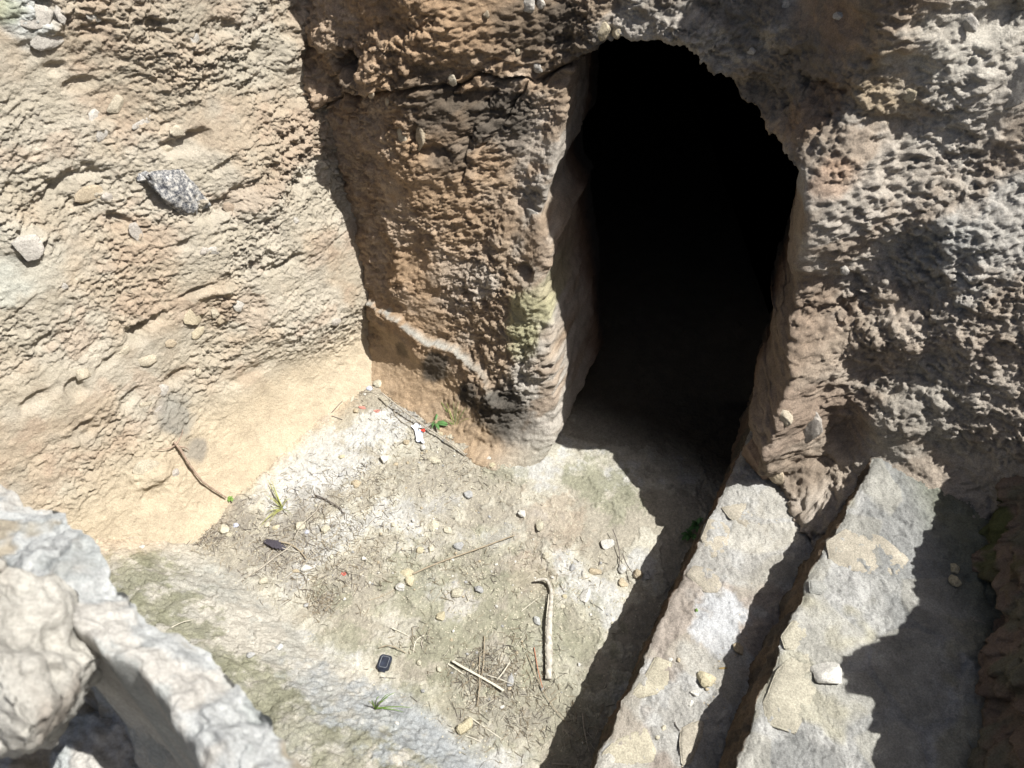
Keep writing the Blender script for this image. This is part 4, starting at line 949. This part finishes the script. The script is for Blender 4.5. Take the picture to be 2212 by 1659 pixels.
stick(ZG, [(1085, 770), (1160, 752), (1228, 740)], 7, wood['straw'], 'pale stalk on the mossy bench')
stick(ZH, [(1340, 1080), (1420, 1105), (1500, 1140)], 7, wood['straw'], 'thin pale stalk crossing the end of the broad straw', lifts=[.01]*3)
stick(ZJ, [(1868, 735), (1905, 700)], 8, wood['grey'], 'short twig in the shade of the upper step', where=2)
stick(ZJ, [(1890, 725), (1935, 735), (1978, 745)], 8, wood['grey'], 'longer twig in the shade of the upper step', where=2)
stick(ZI, [(1105, 1365), (1115, 1395), (1130, 1430)], 9, wood['dark'], 'small dark twig low on the lower step', where=1)
# dry root hanging down the foot of the left wall
q = []
for (x, y) in ((1090, 1205), (1130, 1260), (1190, 1350), (1250, 1430), (1330, 1495), (1420, 1560)):
    px, py = ZD(x, y); a_ = hl_(px, py); b_ = on_ground(px, py)
    p_ = a_ if np.linalg.norm(a_-[0, 0, HC]) < np.linalg.norm(b_-[0, 0, HC]) else b_
    q.append(p_ + np.array([.012, -.012, .008]))
parts = [tube(q, np.linspace(.0055, .003, len(q)), seed=8, rough=.35)]
for e in ([(1100, 1215), (1130, 1170), (1150, 1125)], [(1130, 1230), (1160, 1235), (1185, 1250)], [(1100, 1230), (1050, 1245), (950, 1250)]):
    parts.append(tube([hl_(*ZD(x, y)) + np.array([.012, -.012, .006]) for x, y in e], [.0035, .002, .001], seed=4))
V, F = merge(parts); V = np.array(V); c = V.mean(0); o = mesh_obj('root', V-c, F, wood['root']); o.location = Vector(c)
tag(o, 'thin dry root trailing down the foot of the left wall', 'root')

# ---------------- feather
def leaf(p0, p1, width, bend=.01, side=0., n=10, thick=.0006, jag=0., seed=0):
    p0 = np.array(p0, float); p1 = np.array(p1, float); d = p1-p0; L = np.linalg.norm(d); d /= L
    a = np.cross(d, [0, 0, 1.]); 
    if np.linalg.norm(a) < 1e-3: a = np.array([1., 0, 0])
    a /= np.linalg.norm(a); up = np.cross(a, d); r = np.random.default_rng(seed); V = []; F = []
    for i in range(n+1):
        t = i/n; c_ = p0 + d*L*t + up*bend*math.sin(math.pi*t) + a*side*math.sin(math.pi*t)
        w_ = width*.5*math.sin(math.pi*min(1, (t*.93+.05)))**.6 * (1 + jag*r.uniform(-1, 1))
        V += [c_-a*w_+up*w_*.3, c_, c_+a*w_+up*w_*.3, c_-a*w_+up*(w_*.3-thick), c_-up*thick, c_+a*w_+up*(w_*.3-thick)]
    for i in range(n):
        b = i*6
        F += [(b, b+1, b+7, b+6), (b+1, b+2, b+8, b+7), (b+3, b+9, b+10, b+4), (b+4, b+10, b+11, b+5), (b, b+6, b+9, b+3), (b+2, b+5, b+11, b+8)]
    return V, F
M_feather = plain('feather_vane', (.045, .04, .05), rough=.6, noise=.3, nscale=200)
f0 = surf(ZL, 990, 742) + [0, 0, .008]; f1 = surf(ZL, 1230, 832) + [0, 0, .006]; f2 = surf(ZL, 1390, 862) + [0, 0, .004]
V, F = leaf(f0, f1, .030, .006, 0, 26, jag=.35, seed=3); c = f1.copy(); fe = mesh_obj('feather', np.array(V)-c, F, M_feather, smooth=False); fe.location = Vector(c)
tag(fe, 'small dark feather lying in the debris patch', 'feather')
V, F = tube([f0+[0, 0, .001], f1+[0, 0, .002], f2], [.0005, .0012, .0014]); mesh_obj('quill', np.array(V)-c, F, wood['straw'], fe)

# ---------------- grass and weeds
M_g1 = plain('green_blade', (.13, .22, .045), rough=.5, noise=.25, nscale=40); M_g2 = plain('yellow_blade', (.36, .37, .12), rough=.6, noise=.25, nscale=40); M_g3 = plain('dull_blade', (.20, .22, .10), rough=.6, noise=.25); M_leafg = plain('broad_leaf', (.085, .18, .06), rough=.45, noise=.15, nscale=50)
def blade(root, tip, width, arch=.02, n=9):
    r = np.array(root, float); t_ = np.array(tip, float); V = []; F = []
    d = t_-r; h = np.cross(d, [0, 0, 1.]); h /= np.linalg.norm(h)+1e-9
    for i in range(n+1):
        t = i/n; c_ = r + d*t + np.array([0, 0, 1.])*arch*math.sin(math.pi*t)*(.6+.4*t); w_ = width*.5*(1-t)**.6+.0002
        V += [c_-h*w_, c_+np.array([0, 0, -w_*.5]), c_+h*w_, c_+np.array([0, 0, w_*.15])]
    for i in range(n):
        b = i*4
        for k in range(4): F.append((b+k, b+(k+1) % 4, b+4+(k+1) % 4, b+4+k))
    return V, F
def tuft(fn, root, tips, zoom, width, label, mats, name='grass_tuft', hgt=.03, where='g', cat='grass tuft'):
    p0 = surf(fn, *root, where)
    parts = {}
    e = bpy.data.objects.new(name, None); C.objects.link(e); e.location = Vector(p0); tag(e, label, cat)
    for i, tp in enumerate(tips):
        tx, ty, lift = tp[:3]; px, py = fn(tx, ty)
        q_ = at_z(px, py, p0[2] + lift)
        v, f = blade(np.zeros(3)+np.array([random.uniform(-.003, .003), random.uniform(-.003, .003), 0]), q_-p0, width*random.uniform(.8, 1.2), hgt*random.uniform(.4, 1))
        o = mesh_obj('blade', v, f, mats[i % len(mats)], e)
    return e
tuft(ZM, (280, 930), [(505, 742, .05), (440, 755, .06), (400, 830, .05), (330, 790, .05), (240, 830, .05), (200, 848, .04), (690, 915, .02), (600, 965, .004), (345, 865, .04), (375, 840, .05), (420, 800, .05)], s2, .0035, 'small bright green grass tuft on the slope at the bottom', [M_g1, M_g1, M_g3])
tuft(ZL, (1185, 375), [(1018, 45, .02), (1065, 60, .025), (1080, 120, .03), (1110, 190, .03), (1285, 258, .03), (1250, 240, .03), (1040, 400, .02), (1000, 430, .01), (1020, 470, .01), (930, 590, .005), (960, 560, .01), (1290, 440, .02), (1060, 250, .03), (985, 205, .02), (1130, 330, .02), (1100, 445, .01), (1045, 520, .01)], s2, .0035, 'yellow-green dry grass clump at the edge of the debris patch', [M_g2, M_g2, M_g3])
tuft(ZK, (1440, 880), [(1515, 530, .08), (1565, 640, .09), (1570, 560, .06), (1480, 560, .10), (1380, 680, .08), (1350, 640, .06), (1300, 760, .05), (1690, 848, .03), (1600, 760, .06), (1540, 700, .08), (1240, 522, .05), (1500, 650, .1), (1420, 560, .1), (1700, 880, .02), (1330, 560, .06), (1450, 620, .12), (1360, 790, .03)], s2, .0032, 'tall thin green grass clump against the pier foot', [M_g3, M_g1, M_g2])
def weed(fn, root, leaves, label, mat, zoom, name='weed', lift=.012, cat='weed', where='g'):
    p0 = surf(fn, *root, where); e = bpy.data.objects.new(name, None); C.objects.link(e); e.location = Vector(p0); tag(e, label, cat)
    for i, (x, y, w_) in enumerate(leaves):
        px, py = fn(x, y); q_ = at_z(px, py, p0[2]+lift)-p0; v, f = leaf(np.array([0, 0, .003]), q_, w_, .006, 0, 8, .0004, .1, i); mesh_obj('leaf', v, f, mat, e)
    return e
weed(ZK, (1215, 815), [(1365, 835, .026), (1265, 885, .014), (1180, 870, .006), (1190, 800, .006), (1255, 680, .01), (1170, 830, .006)], 'broad-leaved green weed beside the grass clump', M_leafg, s2, lift=.02)
weed(ZL, (610, 275), [(575, 240, .008), (600, 230, .008), (640, 235, .008), (655, 270, .008), (640, 295, .008), (580, 290, .008), (600, 300, .007), (620, 250, .008)], 'tiny green sprig by the pale twigs near the left wall', M_g1, s2, lift=.012)
def shade_weed(x, y, seed, label):
    r = random.Random(seed)
    return weed(ZI, (x, y), [(x+r.uniform(-55, 55), y+r.uniform(-55, 45), r.uniform(.012, .02)) for _ in range(12)], label, M_leafg, s1, lift=.03)
shade_weed(1240, 130, 1, 'upper leafy weed in the shadow against the lower step')
shade_weed(1195, 190, 2, 'lower leafy weed in the shadow against the lower step')
weed(ZI, (1240, 665), [(1232, 655, .006), (1250, 658, .006), (1245, 675, .006), (1233, 672, .006)], 'tiny green rosette on the lower step', M_g1, s1, lift=.005, where=1)

# ---------------- litter people left: black case, wrapper, shards
M_blk = plain('black_plastic', (.018, .022, .034), rough=.38, spec=.5, noise=.5, nscale=55); M_rim_l = plain('scuffed_edge', (.16, .17, .18), rough=.6, noise=.4)
def black_lid():
    pc = [surf(ZH, x, y) for x, y in ((672, 945), (749, 955), (716, 1056), (641, 1040))]
    c = np.mean(pc, 0); ux = pc[1]-pc[0]; uy = pc[0]-pc[3]; w_, l_ = np.linalg.norm(ux[:2]), np.linalg.norm(uy[:2])
    e = bpy.data.objects.new('plastic_case', None); C.objects.link(e); e.location = Vector(c); e.rotation_euler = (0, 0, math.atan2(uy[1], uy[0])-math.pi/2)
    tag(e, 'small black rounded plastic case lying face up on the pit floor', 'plastic case')
    def rbox(w, l, r, z0, z1, bev):
        bm = bmesh.new(); vs = []
        for k, (sx, sy) in enumerate(((1, 1), (-1, 1), (-1, -1), (1, -1))):
            for j in range(7):
                th = math.radians(90*k + 90*j/6); vs.append(bm.verts.new((sx*(w/2-r)+r*math.cos(th), sy*(l/2-r)+r*math.sin(th), z0)))
        f = bm.faces.new(vs); g = bmesh.ops.extrude_face_region(bm, geom=[f])
        for v in g['geom']:
            if isinstance(v, bmesh.types.BMVert): v.co.z = z1
        bmesh.ops.recalc_face_normals(bm, faces=bm.faces)
        bmesh.ops.bevel(bm, geom=[ed for ed in bm.edges if abs(ed.verts[0].co.z-z1) < 1e-6 and abs(ed.verts[1].co.z-z1) < 1e-6], offset=bev, segments=3, affect='EDGES')
        V = [v.co[:] for v in bm.verts]; bm.verts.index_update(); F = [[v.index for v in f.verts] for f in bm.faces]; bm.free(); return V, F
    V, F = rbox(w_, l_, .009, 0, .014, .003); mesh_obj('shell', V, F, M_blk, e, smooth=False)
    # raised scuffed ring
    pts = []
    for k, (sx, sy) in enumerate(((1, 1), (-1, 1), (-1, -1), (1, -1))):
        for j in range(5):
            th = math.radians(90*k+90*j/4); pts.append(np.array([sx*(w_/2-.012)+.005*math.cos(th), sy*(l_/2-.012)+.005*math.sin(th), .0142]))
    pts.append(pts[0]); V, F = tube(pts, .0009, seg=6, rough=0, sub=2); mesh_obj('ring', V, F, M_rim_l, e)
    V, F = rbox(w_*.55, .007, .002, 0, .009, .001); t_ = mesh_obj('tab', V, F, M_blk, e, smooth=False); t_.location = (0, -l_/2-.002, 0)
black_lid()
def wrapper():
    m = bpy.data.materials.new('printed_paper'); m.use_nodes = True; N = m.node_tree.nodes; L = m.node_tree.links; b = N['Principled BSDF']; b.inputs['Roughness'].default_value = .5
    g = N.new('ShaderNodeTexCoord'); wv = N.new('ShaderNodeTexNoise'); wv.inputs['Scale'].default_value = 90; L.new(g.outputs['Object'], wv.inputs['Vector'])
    r = N.new('ShaderNodeValToRGB'); el = r.color_ramp.elements; el[0].position = .60; el[0].color = (.74, .76, .80, 1); el[1].position = .64; el[1].color = (.12, .26, .50, 1); L.new(wv.outputs['Fac'], r.inputs[0]); L.new(r.outputs[0], b.inputs['Base Color'])
    p0 = surf(ZK, 1040, 950); e = bpy.data.objects.new('paper_wrapper', None); C.objects.link(e); e.location = Vector(p0)
    tag(e, 'crumpled white and blue printed wrapper under the long stick', 'paper wrapper')
    def crumple(quad, name, mat, seed, lift=.006):
        q_ = [np.array(surf(ZK, x, y))-p0 for x, y in quad]; n = 18; V = []; F = []
        for i in range(n):
            for j in range(n):
                s, t = i/(n-1), j/(n-1); p = (q_[0]*(1-s)+q_[1]*s)*(1-t) + (q_[3]*(1-s)+q_[2]*s)*t
                k = float(f3(np.array([[p[0]*70+seed, p[1]*70, seed]]), 3)[0]); k2 = float(f3(np.array([[p[0]*60, p[1]*60+9, seed*2.]]), 2)[0])
                V.append(p + np.array([k2*.003, k*.003, lift + .011*abs(k)]))
        for i in range(n-1):
            for j in range(n-1): F.append((i*n+j, (i+1)*n+j, (i+1)*n+j+1, i*n+j+1))
        o = mesh_obj(name, V, F, mat, e, smooth=False); md = o.modifiers.new('s', 'SOLIDIFY'); md.thickness = .0004
    crumple([(985, 895), (1060, 900), (1110, 1045), (1015, 1035)], 'sheet', m, 3); crumple([(955, 850), (1040, 838), (1065, 885), (985, 890)], 'flap', m, 8, .008)
    crumple([(1065, 895), (1110, 885), (1100, 930), (1062, 928)], 'red_flap', plain('red_print', (.50, .05, .03), rough=.5), 12, .008)
wrapper()
def shard(fn, x, y, w_, h_, rgb, key, label, zoom, cat='shard', name='brick_shard', where='g', sp=0., th=.25, **k):
    p = surf(fn, x, y, where); dist = np.linalg.norm(p-np.array([0, 0, HC])); sc = zoom/1.8517/FPX*dist
    o = body(name, p, (w_*sc, h_*sc, min(w_, h_)*sc*th+.001), int(x+y) % 900, stone_mat(key, rgb, bump=.3, var=.1, **k), None, (0, 0, 1), sp, 4, .2, cuts=10, cutd=(.4, .75)); tag(o, label, cat)
shard(ZK, 420, 640, 50, 28, (.52, .24, .19), 'pink_brick', 'left of two pinkish brick shards near the back corner', s2, sp=-.2)
shard(ZK, 575, 678, 50, 24, (.52, .24, .19), 'pink_brick', 'right of two pinkish brick shards near the back corner', s2, sp=-.1)
shard(ZL, 1870, 1098, 34, 28, (.50, .13, .10), 'red_brick', 'small red brick shard alone in the middle of the floor', s2)
for x, y, w_, h_, lab, f in ((490, 432, 36, 40, 'bluish plastic scrap beside the largest cream stone in the corner', ZK), (572, 275, 34, 34, 'upper bluish plastic scrap above the cream corner stone', ZK), (625, 290, 22, 22, 'small bluish scrap right of the upper one in the corner', ZK), (1165, 572, 44, 18, 'flat bluish scrap behind the green leaves', ZK),
                       (395, 180, 24, 48, 'bluish scrap hanging at the end of the dry root', ZL), (110, 490, 42, 38, 'bluish scrap stuck at the left wall foot', ZL), (675, 560, 44, 30, 'bluish scrap above the oval cream stone', ZL), (1458, 628, 24, 34, 'bluish scrap right of the round cream stone', ZL), (1200, 355, 40, 24, 'bluish scrap at the root of the yellow grass', ZL), (385, 525, 20, 36, 'grey shell-like scrap in the litter by the left wall', ZL)):
    shard(f, x, y, w_, h_, (.50, .52, .60), 'plastic_scrap', lab, s2, 'scrap', 'plastic_scrap', th=.4, rough=.35)
shard(ZI, 1410, 1025, 30, 8, (.30, .22, .10), 'snailish', 'small curled brown leaf on the lower step at the shadow edge', s1, 'dead leaf', 'dead_leaf', 1)
for x, y, w_, h_, lab in ((900, 560, 70, 40, 'curled dead leaf left of the grass clump'), (950, 590, 44, 22, 'smaller dead leaf beside the curled one'), (1520, 925, 34, 14, 'red-brown dead leaf under the grass clump')):
    shard(ZK, x, y, w_, h_, (.30, .21, .13) if w_ > 40 else (.25, .09, .05), 'dead_leaf'+str(x), lab, s2, 'dead leaf', 'dead_leaf', sp=.4, th=.35)

# ---------------- countable pebbles
G2 = 'small pebbles scattered over the pit floor'
pk = [_m for _m in ('white', 'cream', 'grey', 'buff')]
protos = []
for s in range(10):
    V, F = rock_shape(900+s, 3, 8, .14); V = V*np.array([1, .8, .55])
    me = mesh_obj('pebble', V, F, smat(pk[s % 4] if s < 8 else 'white')); protos.append(me)
cl_c = [(ZL(600, 560), 75), (ZL(1700, 800), 80), (ZL(1900, 1000), 60), (ZK(950, 1100), 70), (ZK(1500, 1000), 50), (ZK(560, 1400), 45), (ZH(1200, 440), 70), (ZH(1500, 420), 80), (ZH(1800, 560), 60), (ZH(1000, 60), 60), (ZH(1450, 1150), 90), (ZH(600, 330), 70), (ZK(1550, 1480), 70), (ZK(450, 380), 25), (ZH(1900, 300), 90), (ZH(1250, 800), 120)]
r = random.Random(3); cnt = 0
for k in range(230):
    (cx, cy), sp = r.choice(cl_c); px, py = r.gauss(cx, sp), r.gauss(cy, sp*.7)
    if px < 400 or py > 1640 or py < 790: continue
    p_ = on_ground(px, py)
    if p_[2] > .06 or (p_[0]-.5)*.49+(p_[1]-1.35)*-.0 > .3 or (p_[:2]-COR)@BN > -.03-.0 or (p_[:2]-COR)@LN > -.05: continue
    s = protos[cnt] if cnt < len(protos) else protos[r.randrange(len(protos))].copy()
    if cnt >= len(protos): C.objects.link(s)
    sz = r.uniform(.0028, .0075)*(1.5 if r.random() < .12 else 1)
    s.location = Vector((p_[0], p_[1], p_[2]+sz*.25)); s.scale = (sz,)*3; s.rotation_euler = (0, 0, r.uniform(0, 6.28)); cnt += 1
    tag(s, 'tiny pale pebble lying loose on the pit floor', 'pebble', G2)

# ---------------- gravel and needle litter nobody could count
def gravel():
    V, F = _ico[2]; V = V*np.array([1, .8, .5]); r = np.random.default_rng(8); Vs = []; Fs = []; n = 0
    def add(P, N_, lo, hi):
        nonlocal n
        for p in P:
            s = r.uniform(lo, hi); th = r.uniform(0, 6.28); c_, s_ = math.cos(th), math.sin(th)
            v = V*(1+.25*r.uniform(-1, 1, (len(V), 1)))*s; v = np.stack([v[:, 0]*c_-v[:, 1]*s_, v[:, 0]*s_+v[:, 1]*c_, v[:, 2]], -1) + p + [0, 0, s*.2]
            Vs.append(v); Fs.append(F+n); n += len(V)
    pts = []
    for _ in range(6500):
        if r.random() < .6:
            (cx, cy), sp = cl_c[r.integers(len(cl_c))]; px, py = r.normal(cx, sp*1.2), r.normal(cy, sp)
            p = at_z(px, py, 0)
        else: p = np.array([r.uniform(-1.2, .6), r.uniform(.6, 2.4), 0])
        pts.append(p)
    pts = np.array(pts); z_, d_ = ground_base(pts[:, 0], pts[:, 1]); ok = (d_ < .05) & ((pts[:, :2]-COR)@BN < -.02) & ((pts[:, :2]-COR)@LN < -.04)
    pts = pts[ok]; pts[:, 2] = ground_z(pts[:, 0], pts[:, 1]); add(pts, 0, .0012, .0038)
    me = mesh_obj('gravel', np.concatenate(Vs), np.concatenate(Fs), smat('cream'), smooth=False); tag(me, 'fine pale gravel strewn over the pit floor', 'gravel', kind='stuff')
    # on the lower step
    Vs.clear(); Fs.clear(); n = 0; pts = []
    for _ in range(900):
        x, y = r.normal(1250, 140), r.normal(1080, 230); px, py = ZI(x, y); pts.append((px, py))
    Q = P1[150:, :].reshape(-1, 3); xx, yy = project(Q); sel = r.integers(len(Q), size=200000); 
    g = []
    for i in sel:
        X_, Y_ = xx[i], yy[i]
        dd = ((X_*1.8517-2000)/s1-1250)/150, ((Y_*1.8517-2022)/s1-1050)/260
        if r.random() < .02*math.exp(-dd[0]**2-dd[1]**2) + .0012: g.append(Q[i])
    add(np.array(g), 0, .0008, .0028)
    me = mesh_obj('gravel', np.concatenate(Vs), np.concatenate(Fs), smat('buff'), smooth=False); tag(me, 'fine brown grit lying in the hollow of the lower step', 'gravel', kind='stuff')
gravel()
def litter():
    r = np.random.default_rng(21); groups = [((ZL(300, 660)), 28, 330, .8), (ZL(250, 400), 40, 250, .9), (ZL(1300, 700), 95, 800, .5), (ZL(1500, 850), 70, 500, .7), (ZL(1600, 1380), 22, 200, 1.3), (ZL(1800, 300), 60, 250, .6), (ZK(900, 520), 40, 260, .5), (ZK(1100, 800), 60, 330, .6), (ZH(1340, 1080), 45, 420, 1.4), (ZH(1450, 1250), 85, 480, 1.), (ZH(900, 850), 25, 60, 1.), (ZH(1480, 900), 45, 120, 1.4), (ZH(1200, 420), 60, 160, .4), (ZH(1850, 1450), 70, 160, .7), (ZK(1500, 1350), 60, 220, .4), (ZK(560, 1400), 40, 120, .5), (ZH(1800, 400), 90, 200, .4), (ZK(350, 420), 30, 120, .7), (ZH(700, 250), 70, 300, .5)]
    out = {'tan': [], 'dark': [], 'straw': []}
    for (c_, sp, n, _) in groups:
        for _k in range(n):
            px, py = r.normal(c_[0], sp), r.normal(c_[1], sp*.75); p = at_z(px, py, 0)
            d_ = float(ground_base(p[0], p[1])[1])
            if d_ > .05 or (p[:2]-COR)@LN > -.03 or (p[:2]-COR)@BN > -.02: continue
            p[2] = GZ(p[0], p[1]); L_ = r.uniform(.008, .034)*(1.7 if r.random() < .1 else 1); th = r.uniform(0, 6.28); w_ = r.uniform(.0008, .0019)
            d = np.array([math.cos(th), math.sin(th), r.uniform(-.12, .12)])*L_*.5; a = p-d+[0, 0, .0015]; b = p+d+[0, 0, .0015+r.uniform(0, .004)]
            m = (a+b)/2 + np.array([r.uniform(-1, 1), r.uniform(-1, 1), .3])*L_*.10
            k = r.choice(['tan', 'dark', 'straw'], p=[.46, .28, .26]); out[k].append((a, m, b, w_))
    for k, lst in out.items():
        V = []; F = []
        for a, m, b, w_ in lst:
            h = np.cross(b-a, [0, 0, 1.]); h /= np.linalg.norm(h)+1e-9; o = len(V)
            for c_ in (a, m, b): V += [c_-h*w_*.5, c_+h*w_*.5, c_+np.array([0, 0, w_])]
            for s in (0, 3):
                for j in range(3): F.append((o+s+j, o+s+(j+1) % 3, o+s+3+(j+1) % 3, o+s+3+j))
            F.append((o, o+1, o+2)); F.append((o+6, o+7, o+8))
        lab = {'tan': 'tan dry needles and stem bits strewn over the floor', 'dark': 'dark dry needles strewn over the floor', 'straw': 'bleached straw bits strewn over the floor'}[k]
        tag(mesh_obj('needle_litter', V, F, wood[k], smooth=False), lab, 'litter', kind='stuff')
litter()
